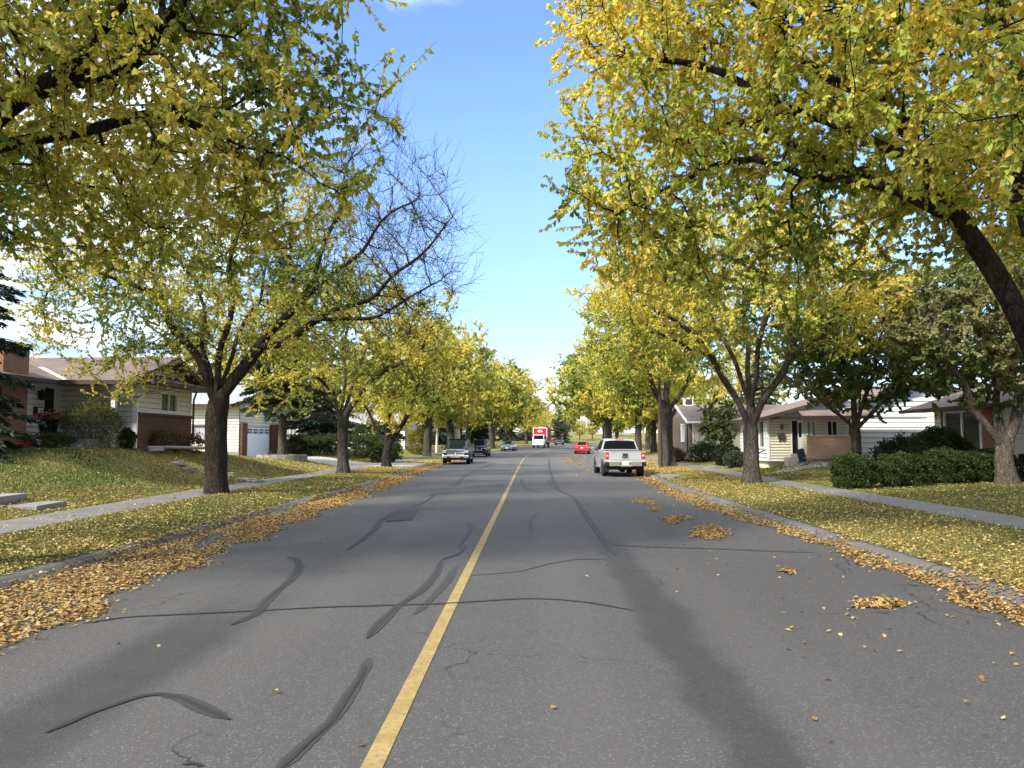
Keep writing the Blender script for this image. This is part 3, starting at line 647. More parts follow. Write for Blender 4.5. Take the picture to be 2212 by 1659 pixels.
t['label'] = 'small thin leaved tree forking low beside the pale driveway'; t['group'] = LEFT
# right tree next to the lamp post
b = GP(8.5, 47.6); f1 = P(1440, 890, 47.6)
t = build_tree('street_tree', b, .36, [b, P(1440, 950, 47.6), f1],
    [[f1, P(1415, 850, 47.4), P(1400, 790, 47.2), P(1370, 720, 46.8), P(1330, 660, 46.4)], [f1, P(1440, 830, 48), P(1435, 760, 48.4), P(1430, 680, 48.8)], [f1, P(1475, 850, 47.6), P(1490, 810, 47.6), P(1500, 740, 47.4), P(1510, 660, 47)], [P(1440, 830, 48), P(1460, 770, 46.8), P(1470, 700, 46)]],
    [((8.3, 47.6, 8.2), (5.2, 5.0, 4.4)), ((6.0, 47.2, 6.6), (3.2, 3.6, 2.4))],
    1400, .45, .58, 71, .12, 90000, PAL_GOLD, .48, M['bark_grey'], tw=3, tw_len=.6, leaf_keep=vase(f1, 1.6, 3.4))
t['label'] = 'stout tree with pale bark beside the brown lamp post'; t['group'] = RIGHT
# two dark crab apples by the right hand houses
b = GP(13.5, 32.2); f1 = P(1848, 930, 32.2)
t = build_tree('crab_apple_tree', b, .20, [b, f1],
    [[f1, P(1826, 905, 32), P(1790, 880, 31.6), P(1740, 840, 31.2)], [f1, P(1845, 880, 32.3), P(1830, 800, 32.6), P(1820, 720, 33)], [f1, P(1862, 880, 32), P(1880, 820, 31.7), P(1900, 740, 31.3)], [f1, P(1875, 900, 31.6), P(1930, 850, 31), P(1970, 800, 30.6)]],
    [((13.9, 32, 6.0), (3.7, 3.2, 3.1)), ((12.0, 31.6, 4.6), (1.8, 2.2, 1.6)), ((15.6, 31, 4.8), (1.8, 2.2, 1.5))], 1500, .36, .45, 81, .105, 130000, PAL_GREEN, .42, M['bark_tan'], tw=3, tw_len=.45)
t['label'] = 'dark green crab apple tree before the plain white siding wall'; t['group'] = 'crab apple trees on the right lawns'
b = GP(15.8, 26.0); f1 = P(2165, 965, 26)
t = build_tree('crab_apple_tree', b, .27, [b, f1],
    [[f1, P(2130, 915, 25.8), P(2085, 850, 25.6), P(2050, 780, 25.4), P(2000, 720, 25)], [f1, P(2160, 900, 26.2), P(2155, 840, 26.6), P(2150, 760, 27)], [f1, P(2195, 920, 25.9), P(2205, 870, 25.8), P(2250, 810, 25.6), P(2290, 740, 25.4)], [P(2205, 870, 25.8), P(2190, 820, 26), P(2185, 750, 26.2)]],
    [((16.4, 26, 5.9), (4.0, 3.6, 2.8)), ((14.2, 25.6, 5.6), (2.2, 2.4, 2.2)), ((17.5, 25, 4.6), (2.2, 2.4, 1.5))], 1700, .34, .42, 91, .105, 175000, PAL_GREEN, .46, M['bark_tan'], tw=3, tw_len=.42)
t['label'] = 'dark green crab apple tree forking low in front of the clipped hedge shrubs'; t['group'] = 'crab apple trees on the right lawns'
# elms further on: three grown forms, copied
def elm(seed, pal, yellow, h=12.5, rad=5.2, bark='bark_grey', keep=None, nl=46000, bt=0):
    z0 = np.zeros(3); e = np.array
    g = np.random.default_rng(seed); limbs = []
    for k in range(6):
        a = k*1.05 + g.random()*.6; d = e([math.cos(a), math.sin(a), 0]); limbs.append([(0, 0, 2.9), tuple(d*.9+e([0, 0, 4.6])), tuple(d*2.0+e([0, 0, 7.0])), tuple(d*3.2+e([0, 0, 9.0]))])
    return build_tree('street_tree', z0, .36, [(0, 0, -.3), (0, 0, 1.5), (.05, 0, 2.9)], limbs,
        [((0, 0, h*.60), (rad, rad, h*.40)), ((.8, .6, h*.45), (rad*.95, rad*.9, h*.22))], 700, .6, .75, seed, .20, nl, pal, yellow, M[bark], tw=3, tw_len=.8, r_tip=.012, far=True, leaf_keep=keep, bare_twigs=bt)
E1 = elm(101, PAL_GOLD, .54); E2 = elm(102, PAL_OLIVE, .50); E3 = elm(103, PAL_GOLD, .40)
E4 = elm(104, PAL_OLIVE, .80, keep=lambda p: np.where(p[:, 2] > 7.6, .10, .5), bt=3)     # half bare
used = set()
def elm_at(E, x, y, rz, sc, label, group):
    loc = GP(x, y)
    if E.name not in used:
        used.add(E.name); E.location = loc; E.rotation_euler = (0, 0, rz); E.scale = (sc[0], sc[0], sc[1]) if isinstance(sc, tuple) else (sc,)*3
        E['label'] = label; E['group'] = group; return E
    return copy_tree(E, loc, rz, sc, label, group)
for E, x, y, rz, sc, lab, grp in [
    (E1, -10.0, 73, .3, (1.0, 1.02), 'broad trunked tree just left of the black chrome grilled pickup', LEFT),
    (E2, -8.8, 83, 2.1, (1.05, 1.15), 'tree rising directly behind the black chrome grilled pickup', LEFT),
    (E3, -6.0, 114, 1.0, (1.12, 1.12), 'yellow tree on the verge just left of the blue grey sedan', LEFT),
    (E2, -3.9, 139, 4.0, (1.15, 1.15), 'tree directly behind the blue grey sedan', LEFT),
    (E4, -1.2, 163, .5, .85, 'half bare tree just left of the red box truck', LEFT),
    (E4, 4.4, 205, 2.5, .95, 'pinkish brown nearly bare tree behind the top of the box truck', LEFT),
    (E3, 9.0, 208, 5.0, .78, 'dark tree behind the small navy car', LEFT),
    (E1, 10.9, 79, .9, (.95, 1.05), 'tree right behind the silver pickup cab', RIGHT),
    (E3, 13.6, 86, 3.0, (.9, .95), 'tree set back from the kerb right of the silver pickup', RIGHT),
    (E2, 14.6, 97, 5.2, (.9, .95), 'tree behind the pickup, between two nearer right hand trunks', RIGHT),
    (E3, 11.0, 111, 2.2, (1.60, 1.26), 'green gold tree leaning over the parked red car', RIGHT),
    (E1, 12.6, 131, 4.1, (1.55, 1.36), 'tall yellow tree whose crown ends at the far sky gap', RIGHT),
    (E2, 16.8, 152, 1.2, .9, 'farthest tree of the right kerb row before the bend', RIGHT)]:
    elm_at(E, x, y, rz, sc, lab, grp)
BG = 'trees behind the houses'
for E, x, y, rz, sc, lab in [
    (E2, -27, 66, .5, .95, 'tall tree behind the house with the brown railing'), (E3, -20, 92, 2.2, .95, 'tree in the left gardens past the grey garage'),
    (E1, -17, 120, 4, 1., 'yellow tree in the left gardens level with the sedan'), (E2, -14, 150, 1, 1., 'tree in the left gardens beyond the sedan'), (E3, -9, 182, 3, 1., 'tree in the gardens behind the red truck'),
    (E3, -19, 142, 2.9, .9, 'tree in the left gardens behind the far cream house'), (E2, -10, 122, 5.1, .8, 'shorter tree behind the verge left of the sedan'), (E1, -22, 178, .7, 1., 'tree far back left of the red truck'), (E3, 1.0, 228, 3.3, .9, 'tree above the red truck, far behind it'),
    (E2, 22, 78, 1.4, .8, 'tree behind the stucco house on the right'), (E3, 22, 112, 2.6, .9, 'tree in the right gardens past the stucco house'), (E1, 24, 140, .4, .9, 'yellow tree in the right gardens near the bend'),
    (E2, 2, 262, 1.1, .8, 'far tree on the bank left of the bend'), (E3, -12, 255, 3.1, .9, 'far tree behind the red truck roof line'), (E1, 62, 300, .2, .9, 'far yellow tree right of the white houses'), (E2, 46, 318, 4.2, .8, 'far tree behind the white houses')]:
    elm_at(E, x, y, rz, sc, lab, BG)
# young lollipop trees on the far bank
for x, y, rz, s_, lab in ((14.0, 226, .3, .42, 'young yellow tree on the bright far lawn, left one'), (18.6, 236, 1.9, .45, 'young yellow tree on the far lawn, beside a paler one'), (29.5, 262, 3.9, .62, 'far yellow tree in front of the white fence')):
    elm_at(E1, x, y, rz, s_, lab, 'young trees on the far lawn')

# conifers
def conifer(name, base, h, rad, clear, seed, label, n=22000, needle=.22, col=((.016, .030, .022), (.045, .072, .045)), tr=.28, group=None):
    g = np.random.default_rng(seed); base = np.array(base, float); root = thing(name, base, 0, label, 'tree', group)
    b = MB(); b.tube([(0, 0, -.1), (0, 0, h*.5), (0, 0, h*.98)], [tr, tr*.6, .03], 10); V = [np.array(b.v)]; F4 = [np.array([f for f in b.f if len(f) == 4])]; nv = len(b.v)
    p0 = []; p1 = []; z = clear
    while z < h*.97:
        f = 1 - (z-clear)/(h-clear); L = rad*(f**.75)*(.85+.3*g.random())
        for k in range(int(6+3*f)):
            a = g.random()*6.283; l = L*(.7+.4*g.random()); p0.append((0, 0, z)); p1.append((math.cos(a)*l, math.sin(a)*l, z - l*.28*(f+.25)+.1*g.normal()))
        z += .38 + .12*(1-f)
    p0 = np.array(p0); p1 = np.array(p1); v, f = frusta(p0, p1, np.full(len(p0), .028), np.full(len(p0), .008), 4); V.append(v); F4.append(f+nv)
    np_mesh('trunk', np.concatenate(V), [np.concatenate(F4)], M['bark_tan'], smooth=True, parent=root)
    ln = np.linalg.norm(p1-p0, axis=1); k = g.choice(len(p0), n, p=ln/ln.sum()); t = (.12 + .9*g.random(n)**.8)[:, None]
    d = unit(p1-p0)[k]; pos = p0[k] + (p1-p0)[k]*t; side = unit(np.cross(d, [0, 0, 1.])); w = (g.random(n)-.5)[:, None]*(ln[k][:, None]*.36*(1.12-t).clip(.1, 1))*2
    pos = pos + side*w + np.array([0, 0, 1.])*(-.10*np.abs(w) - .12*g.random((n, 1))); ax = unit(d + side*np.sign(w)*.7 + g.normal(size=(n, 3))*.3 + np.array([0, 0, -.25]))
    c0, c1 = np.array(col[0]), np.array(col[1]); m = (g.random((n, 1))*.6 + .4*t)
    LV, LF, LC = leaf_mesh(pos, ax, unit(np.array([0, 0, 1.]) + g.normal(size=(n, 3))*.5), needle*(.7+.6*g.random(n)), c0*(1-m)+c1*m, False, .42)
    np_mesh('crown', LV, LF, M['needle'], LC, parent=root); return root
conifer('spruce_tree', GP(-17.35, 21.6), 15, 2.8, .3, 5, 'dark spruce at the left edge in front of the brick chimney', 42000, .20)
conifer('spruce_tree', GP(-15.1, 46.0), 13.5, 3.1, 3.5, 6, 'spruce with bare lower trunk in a stone ring by the garage', 46000, .24, ((.022, .036, .020), (.075, .095, .045)))
conifer('spruce_tree', GP(-13.5, 112), 7.5, 2.6, .2, 8, 'small bluish spruce seen between the parked pickup and sedan', 9000, .35)
conifer('spruce_tree', GP(-9.5, 150), 8.5, 3.0, .3, 9, 'dark spruce behind the blue grey sedan', 9000, .38)
conifer('spruce_tree', GP(-9.0, 127), 8, 3.2, .2, 14, 'dark spruce behind the verge just left of the sedan', 9000, .38)
conifer('spruce_tree', GP(-5.4, 172), 9, 3.6, .2, 15, 'dark spruce left of the red truck', 9000, .42)
conifer('spruce_tree', GP(-1.0, 196), 9, 3.6, .2, 16, 'dark spruce hidden partly by the red truck', 9000, .42)
conifer('spruce_tree', GP(-12.5, 164), 10, 4.0, .2, 17, 'broad dark spruce in the gardens left of the truck', 9000, .42)
conifer('spruce_tree', GP(-16.2, 59), 10, 3.2, .4, 18, 'dark spruce standing behind the long driveway hedge', 20000, .28)
conifer('spruce_tree', GP(21.0, 70), 9.5, 2.3, 1, 10, 'spruce top showing behind the stucco house roof', 9000, .3)
conifer('spruce_tree', GP(7.2, 198), 9.0, 3.4, .4, 12, 'dark spruce behind the small navy car', 8000, .45)

# bushes and hedges
def bush(name, base, r, label, seed, n=4500, leaf=.06, cols=((.025, .045, .012), (.075, .105, .03)), top=1.0, boxy=0., stems=9, group=None, cat='shrub', spiky=0, wide=1.15):
    g = np.random.default_rng(seed); base = np.array(base, float); root = thing(name, base, 0, label, cat, group); r = np.array(r, float)
    d = unit(g.normal(size=(n, 3))); d[:, 2] = np.abs(d[:, 2])*np.where(g.random(n) < .72, 1, -1)
    if boxy: d = np.sign(d)*np.abs(d)**(1-boxy*.55); d /= np.maximum(np.linalg.norm(d, axis=1, keepdims=True)**(1-boxy*.75), .3)
    lump = 1 + .13*np.sin(d[:, 0]*7+seed)*np.sin(d[:, 1]*6+seed*2) + .09*np.sin(d[:, 2]*9+d[:, 0]*8)
    rad = (.55 + .45*g.random(n)**.4)*lump; pos = d*r*rad[:, None]*np.array([1, 1, .5]) + np.array([0, 0, r[2]*.5])
    if spiky: pos += d*(g.random((n, 1))**4)*spiky
    pos[:, 2] = np.maximum(pos[:, 2], .03); dep = ((rad-.55)/.45)[:, None].clip(0, 1)
    ax = unit(d*.8 + g.normal(size=(n, 3))*.7 + np.array([0, 0, .2 + spiky])); nr = unit(d + g.normal(size=(n, 3))*.6)
    c0, c1 = np.array(cols[0]), np.array(cols[1]); m = (.75*g.random((n, 1)) + .25*clump(pos+base, 3.)[:, None]).clip(0, 1)
    LV, LF, LC = leaf_mesh(pos, ax, nr, leaf*(.7+.7*g.random(n)), c0*(1-m)+c1*m, False, wide); np_mesh('foliage', LV, LF, M['leaf'], LC, parent=root)
    a = g.random(stems)*6.283; e = np.stack([np.cos(a)*r[0]*.6, np.sin(a)*r[1]*.6, r[2]*(.45+.3*g.random(stems))], 1); s0 = e*np.array([.22, .22, 0]) - np.array([0, 0, .03])
    v, f = frusta(s0, e, np.full(stems, .018), np.full(stems, .007), 5); np_mesh('stem', v, [f], M['bark_tan'], parent=root); return root
HG = 'clipped hedge shrubs before the white house'
for k, (x, y, rx, ry, rz, lab) in enumerate([(1847, 25.5, .80, .8, 1.22, 'clipped hedge shrub nearest the pavement, a few orange leaves'), (1948, 26.1, .86, .8, 1.2, 'second clipped hedge shrub from the pavement'),
        (2045, 26.8, .84, .8, 1.3, 'clipped hedge shrub below the round bush'), (2138, 27.3, .88, .8, 1.22, 'clipped hedge shrub left of the low forked crab apple'), (2262, 27.3, .95, .8, 1.2, 'clipped hedge shrub right of the low forked crab apple')]):
    q_ = P(x, 1000, y); bush('hedge_shrub', GP(q_.x, q_.y), (rx*.9, ry, rz*.92), lab, 200+k, 12000, .060, ((.020, .036, .011), (.078, .115, .034)), boxy=.62, group=HG)
bush('round_bush', GP(15.9, 30.4), (1.12, 1.1, 1.75), 'large rounded dark bush rising behind the clipped hedge', 211, 17000, .06, ((.014, .028, .010), (.055, .085, .028)))
bush('juniper_bush', GP(14.5, 30.2), (.95, .8, 1.25), 'spiky dark juniper behind the hedge by the white wall', 212, 9000, .13, ((.010, .022, .012), (.03, .05, .026)), spiky=.35, wide=.45)
bush('spirea_bush', GP(-15.85, 27.2), (.95, .9, 1.6), 'loose olive bush before the recessed porch wall', 213, 7000, .075, ((.035, .048, .016), (.15, .16, .06)), spiky=.22, wide=.6)
bush('potted_evergreen', GP(-15.1, 28.2), (.28, .28, .75), 'small dark bush at the corner of the brown brick wall', 214, 1200, .07, ((.015, .026, .012), (.05, .07, .03)))
for k, (x, y, rr, lab) in enumerate([(-14.75, 30.0, .30, 'tuft of dry grass at the left of the brick wall foot'), (-14.75, 31.3, .42, 'yellowish plant at the middle of the brick wall foot'), (-14.7, 33.0, .35, 'reddish dry plant at the right end of the brick wall')]):
    bush('bed_plant', GP(x, y), (rr, rr, .75), lab, 220+k, 700, .12, (((.06, .05, .02), (.20, .15, .06)), ((.05, .06, .02), (.22, .18, .05)), ((.09, .05, .03), (.20, .12, .08)))[k], spiky=.25, wide=.4, group='plants at the foot of the brick wall', cat='plant')
bush('low_bush', GP(-16.6, 26.0), (.75, .6, .55), 'low green mound in the timber edged bed by the porch', 226, 1800, .06, ((.02, .035, .01), (.06, .09, .025)))
bush('hedge', Vector((-14.1, 55.6, Hxy(-14.1, 55.6)-.05)), (3.9, 1.7, 1.75), 'long dark hedge beside the pale driveway', 230, 17000, .10, ((.014, .030, .010), (.07, .10, .03)), boxy=.9, stems=20, cat='hedge')
bush('hedge', GP(-10.0, 54.2) + Vector((-.6, .6, 0)), (1.2, 1.3, 1.55), 'rounded end bush of the driveway hedge', 231, 6000, .10, ((.018, .036, .012), (.085, .115, .034)), boxy=.6, cat='hedge')
bush('garden_bush', GP(-13.5, 66), (2.4, 1.6, 2.9), 'green bush behind the end of the driveway hedge', 232, 6500, .14, ((.02, .04, .012), (.08, .11, .03)))
bush('garden_bush', GP(-11.6, 79), (1.3, 1.3, 2.6), 'yellowing bush left of the broad trunk by the black pickup', 233, 3500, .16, ((.07, .08, .015), (.34, .29, .05)))
bush('garden_bush', GP(12.1, 53.6), (1.0, .9, 1.15), 'green juniper before the stucco wall', 234, 3200, .16, ((.015, .034, .012), (.06, .10, .03)), spiky=.4, wide=.5)
bush('garden_bush', GP(11.75, 46.6), (.75, 1.3, 1.3), 'dark spreading bush right of the stucco wall', 235, 4200, .12, ((.012, .022, .010), (.04, .06, .022)))
bush('garden_bush', GP(10.3, 55.5), (.7, .7, 1.0), 'rusty bush at the left end of the stucco house', 236, 2200, .1, ((.06, .045, .025), (.17, .12, .06)))
bush('garden_bush', GP(11.5, 43.6), (.6, .9, .9), 'bluish low bush behind the right verge tree', 237, 2600, .1, ((.03, .045, .03), (.09, .11, .07)))
g_ = GP(11.3, 47.0)
build_tree('young_tree', g_, .06, [g_, g_+Vector((.05, 0, .9))], [[g_+Vector((.05, 0, .9)), g_+Vector((-.4, 0, 2)), g_+Vector((-.6, .2, 3))], [g_+Vector((.05, 0, .9)), g_+Vector((.5, .1, 2)), g_+Vector((.7, 0, 3))]],
    [((11.4, 47.0, g_.z+2.5), (1.15, 1.1, 1.75))], 300, .25, .32, 95, .12, 11000, dict(PAL_GREEN, green=(.07, .14, .035), mid=(.11, .17, .05)), .45, M['bark_tan'], tw=3, tw_len=.35, r_tip=.006)['label'] = 'young bright green tree before the stucco house'
# birches with white stems on the left
for x, y, h, lab in ((-11.7, 66, 7, 'birch with a short white trunk beyond the driveway hedge'), (-11.0, 88, 9, 'white birch behind the broad trunk by the pickup')):
    q = GP(x, y)
    build_tree('birch_tree', q, .13, [q, q+Vector((.05, 0, 1.6)), q+Vector((.1, 0, 3))], [[q+Vector((.1, 0, 3)), q+Vector((.3, .2, h*.75))], [q+Vector((.08, 0, 2.2)), q+Vector((-.7, .1, h*.6))]],
        [((x, y, q.z+h*.62), (1.9, 1.9, h*.36))], 260, .45, .55, int(y), .18, 5000, PAL_GOLD, .7, M['bark_birch'], tw=3, tw_len=.6, far=True)['label'] = lab

# fallen leaves lying on the ground
def on_paving(X, Y):
    u = (-X-10.75)/8.45; d = (X < -10.75) & (X > -19.3) & (Y > 45.25+u*6) & (Y < 52.6+u*4); v = (-X-7.2)/3.6; return d | ((X >= -10.9) & (X < -7.1) & (Y > 46.9-v*1.6) & (Y < 55-v*2.5)) | ((X > 5.7) & (X < 7) & (Y > 33.9) & (Y < 38.3))
def litter():
    g = np.random.default_rng(77); pos = []; den = []
    def field(n, s0, s1, t0, t1, keep, p=1.7):
        s = s0 + (s1-s0)*g.random(n)**p; u = g.random(n)
        a = np.array([t0(x) for x in s]); b_ = np.array([t1(x) for x in s]); t = a + (b_-a)*u
        k = g.random(n) < keep(s, t); s, t = s[k], t[k]
        X, Y = ST(s, t); on = (t > kl(s)) & (t < kr(s)); Z = np.where(on, zr(s, t), H(s, t) + .02); d_ = np.where(t < 0, kl(s)-t, t-kr(s)); onk = (d_ > -.06) & (d_ < .26); Z = np.where(onk, zroad(s) + np.interp(d_, [-.06, .03, .08, .22], [.04, .095, .118, .13]), Z); return np.stack([X, Y, Z], 1)
    def nz(s, t, f, ph=0): return .5 + .3*np.sin(s*f+ph+1.3*np.sin(t*2.1))*np.sin(t*f*1.6+ph*2) + .2*np.sin(s*f*2.3+t*3+ph)
    # thick drift in the left gutter
    def edge_l(s): return np.interp(s, [0, 4, 6.6, 9, 13, 21, 30, 50, 75], [-4.7, -4.6, -4.55, -4.75, -5.0, -5.25, -5.5, -6.5, -6.2]) + .16*np.sin(s*1.9) + .10*np.sin(s*4.3)
    def keep_l(s, t):
        e = edge_l(s); bare = nz(s, t, .55, 2.2) > .77
        return np.where(t < e, np.where(bare & (t < e-.25), .10, 1), np.where(t < e+.2, .07, 0))
    pos.append(field(95000, 2, 75, lambda s: kl(s)-.2, lambda s: edge_l(s)+.2, lambda s, t: keep_l(s, t)*np.where(t < kl(s)+.02, (nz(s, t, .5, .7) > .42)*.75, 1))); 
    def edge_r(s): return np.interp(s, [0, 7, 10, 14, 18, 24, 30, 60, 90], [4.75, 4.75, 4.85, 4.95, 4.6, 4.3, 4.75, 6.2, 6.4]) + .13*np.sin(s*2.1) + .1*np.sin(s*5)
    pos.append(field(42000, 4, 90, lambda s: edge_r(s)-.2, lambda s: kr(s)+.2, lambda s, t: np.where(t > kr(s)-.03, (nz(s, t, .5, .7) > .62)*.6, 1)*np.where(t > edge_r(s), np.where(nz(s, t, .7, .4) > .74, .15, .95), .05)))
    # piles out on the asphalt
    for x0, x1, y0, y1, n in ((1363, 1418, 1078, 1089, 380), (1398, 1429, 1093, 1105, 200), (1429, 1476, 1115, 1132, 420), (1484, 1575, 1134, 1166, 1500), (1836, 1956, 1292, 1314, 620), (1682, 1720, 1230, 1239, 130), (1440, 1500, 1112, 1124, 260), (1205, 1275, 985, 1004, 1100), (1262, 1290, 1012, 1020, 120)):
        th = g.random(n)*6.283; e_ = .78+.16*np.sin(th*3+x0)+.12*np.sin(th*7+y0); rr_ = np.sqrt(g.random(n))*e_*np.where(g.random(n) < .1, 1.35, 1); a = np.stack([np.cos(th)*rr_, np.sin(th)*rr_], 1); w = 1+.3*np.sin(a[:, 0]*4)
        for u, v in zip(a[:, 0], a[:, 1]*w):
            q = G((x0+x1)/2 + u*(x1-x0)*.55, (y0+y1)/2 + v*(y1-y0)*.6, .03); q.z = float(zr(*st_of(q.x, q.y))); pos.append(np.array([q]))
    # odd leaves on the road
    pos.append(field(300, 2.8, 40, lambda s: -5.3, lambda s: 5.2, lambda s, t: np.where(t > 1.8, 1., .3))); pos.append(field(90, 4, 13, lambda s: 1.7, lambda s: 5.2, lambda s, t: 1.+0*s, 1.))
    # verges and lawns
    def lawn_d(s, t): return (.25 + .75*nz(s, t, .35, 1.)).clip(0, 1)
    pos.append(field(46000, 6, 60, lambda s: walk_r(s)-.8, lambda s: kr(s)+.15, lawn_d)); pos.append(field(40000, 6, 60, lambda s: walk_l(s)+.8, lambda s: kl(s)-.15, lawn_d))
    pos.append(field(34000, 12, 60, lambda s: walk_r(s)+.8, lambda s: walk_r(s)+10, lawn_d)); pos.append(field(36000, 12, 60, lambda s: walk_l(s)-6.2, lambda s: walk_l(s)-.8, lambda s, t: lawn_d(s, t)*np.where((t < -12.3) & (t > -15.5) & (s < 25), .35, 1)))
    pos.append(field(700, 10, 60, lambda s: walk_l(s)-.75, lambda s: walk_l(s)+.75, lambda s, t: 1.+0*s)); pos.append(field(500, 10, 60, lambda s: walk_r(s)-.75, lambda s: walk_r(s)+.75, lambda s, t: 1.+0*s))
    pos = np.concatenate(pos); rk = np.random.default_rng(5).random(len(pos)); pos = pos[~(on_paving(pos[:, 0], pos[:, 1]) & (rk > .08))]; n = len(pos); pos[:, 2] += .006 + .022*g.random(n)
    a = g.random(n)*6.283; ax = np.stack([np.cos(a), np.sin(a), g.normal(size=n)*.22], 1); nr = np.array([0, 0, 1.]) + g.normal(size=(n, 3))*.28
    cs = np.array([(.40, .25, .07), (.50, .33, .10), (.56, .41, .16), (.33, .18, .055), (.22, .12, .05), (.58, .46, .22)]); c = cs[g.choice(6, n, p=[.28, .25, .15, .15, .07, .10])]*(.75+.5*g.random((n, 1)))
    sg, tg_ = np.abs(pos[:, 0]) < 5.6, (pos[:, 0] < 0); inroad = (pos[:, 0] > -6.5) & (pos[:, 0] < 5.4); c[inroad] *= np.array([.74, .71, .72]); c[~inroad] = c[~inroad]*np.array([.92, .97, .98])
    nearv = np.hypot(pos[:, 0], pos[:, 1]); LV, LF, LC = leaf_mesh(pos, ax, nr, (.036+.028*g.random(n))*np.interp(nearv, [0, 20, 60, 90], [1, 1.1, 1.7, 2.2]), c, False, .95)
    tag(np_mesh('fallen_leaves', LV, LF, M['litter'], LC), 'yellow and brown fallen leaves drifted along the gutters and lawns', kind='stuff')
litter()
def grass_blades():
    g = np.random.default_rng(78); n = 230000; s = 7 + 33*g.random(n)**1.6; side = g.random(n)
    tl = np.where(g.random(n) < .42, walk_l(s)+.71 + (kl(s)-.14-walk_l(s)-.71)*g.random(n), walk_l(s)-.71 - 6*g.random(n))
    tr_ = np.where(g.random(n) < .42, kr(s)+.14 + (walk_r(s)-.71-kr(s)-.14)*g.random(n), walk_r(s)+.71 + 8*g.random(n))
    t = np.where(side < .5, tl, tr_); X, Y = ST(s, t); Z = H(s, t); p = np.stack([X, Y, Z], 1); ok = ~on_paving(X, Y); p = p[ok]; s = s[ok]; t = t[ok]; n = len(p)
    h = (.035+.05*g.random(n)); a = g.random(n)*6.283; w = .006 + .0003*s; dx = np.stack([np.cos(a)*w, np.sin(a)*w, 0*a], 1); tip = p + np.stack([g.normal(size=n)*.025, g.normal(size=n)*.025, h], 1)
    V = np.stack([p-dx, p+dx, tip], 1).reshape(-1, 3); m = (clump(p, .45)*.7 + .3*g.random(n))[:, None].clip(0, 1)
    lush = ((t < -12.2) & (t > -15.8) & (s < 25))[:, None]
    c = np.array([.065, .105, .02])*(1-m) + np.array([.20, .18, .06])*m; c = np.where(lush, np.array([.05, .12, .018])*(.8+.4*g.random((n, 1))), c)
    tag(np_mesh('grass_blades', V, [np.arange(3*n).reshape(-1, 3)], M['litter'], np.repeat(c, 3, 0)), 'short grass growing on the verges and lawns', kind='stuff')
grass_blades()
# ------------------------------------------------------------------ houses
class Wall:
    """upright plane from a to b; u runs along it, z up, o outwards (to the right of a-b)"""
    def __init__(s, a, b):
        s.a = Vector((a[0], a[1], 0)); d = Vector((b[0]-a[0], b[1]-a[1], 0)); s.L = d.length; s.d = d.normalized(); s.n = Vector((s.d.y, -s.d.x, 0))
    def p(s, u, z, o=0): q = s.a + s.d*u + s.n*o; return Vector((q.x, q.y, z))
    def box(s, b, u0, u1, z0, z1, o0, o1):
        vs = [s.p(u, z, o) for z in (z0, z1) for o in (o0, o1) for u in (u0, u1)]
        return b.add(vs, [(0, 2, 3, 1), (4, 5, 7, 6), (0, 1, 5, 4), (2, 6, 7, 3), (0, 4, 6, 2), (1, 3, 7, 5)])
def siding(b, w, z0, z1, holes=(), course=.2, lip=.034, gable=None, u0=0, u1=None):
    """lapped boards with openings; gable = (u of peak, z of peak, slope)"""
    u1 = w.L if u1 is None else u1; zt = z1 if gable is None else gable[1]
    br = sorted(set([z0 + course*k for k in range(int((zt-z0)/course)+1)] + [zt] + [h for q in holes for h in (q[2], q[3]) if z0 < h < zt]))
    for va, vb in zip(br[:-1], br[1:]):
        if vb - va < .004: continue
        k = math.floor((va - z0)/course + 1e-6); c0 = z0 + k*course; o = lambda v: lip*(1-(v-c0)/course) + .002
        lo, hi = u0, u1; lo2, hi2 = lo, hi
        if gable:
            lo, hi = max(u0, gable[0]-(gable[1]-va)/gable[2]), min(u1, gable[0]+(gable[1]-va)/gable[2])
            lo2, hi2 = max(u0, gable[0]-(gable[1]-vb)/gable[2]), min(u1, gable[0]+(gable[1]-vb)/gable[2])
        cut = sorted((h[0], h[1]) for h in holes if h[2] < (va+vb)/2 < h[3]); segs = []; c = None; x = lo; x2 = lo2
        for h0, h1 in cut:
            segs.append((x, h0, x2, h0)); x = x2 = h1
        segs.append((x, hi, x2, hi2))
        for s0, s1, t0, t1 in segs:
            if s1 - s0 < .01: continue
            b.quad(w.p(s0, va, o(va)), w.p(s1, va, o(va)), w.p(t1, vb, o(vb)), w.p(t0, vb, o(vb)))
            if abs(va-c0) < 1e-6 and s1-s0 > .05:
                b.mi = 1; b.quad(w.p(s0, va-.009, o(va)+.003), w.p(s1, va-.009, o(va)+.003), w.p(s1, va+.009, o(va)+.003), w.p(s0, va+.009, o(va)+.003)); b.mi = 0  # board joint: shadow under the lip painted as a dark grey strip
                b.quad(w.p(s0, va, 0), w.p(s1, va, 0), w.p(s1, va, o(va)), w.p(s0, va, o(va)))
def window(w, par, off, u0, u1, z0, z1, glass, trim, mull=1, fr=.07, name='window'):
    f = MB(); e = .045
    w.box(f, u0-fr, u1+fr, z1, z1+fr, -.05, e); w.box(f, u0-fr, u1+fr, z0-fr, z0, -.05, e+.02)
    w.box(f, u0-fr, u0, z0, z1, -.05, e); w.box(f, u1, u1+fr, z0, z1, -.05, e)
    for k in range(1, mull+1):
        c = u0 + (u1-u0)*k/(mull+1); w.box(f, c-fr*.42, c+fr*.42, z0, z1, -.04, e-.012)
    o = f.build(name, trim, par, off)
    g = MB(); w.box(g, u0-.02, u1+.02, z0-.02, z1+.02, -.09, -.045); g.build('pane', glass, o); o.children[0].data.transform(Matrix.Translation(-Vector(off)))
    return o
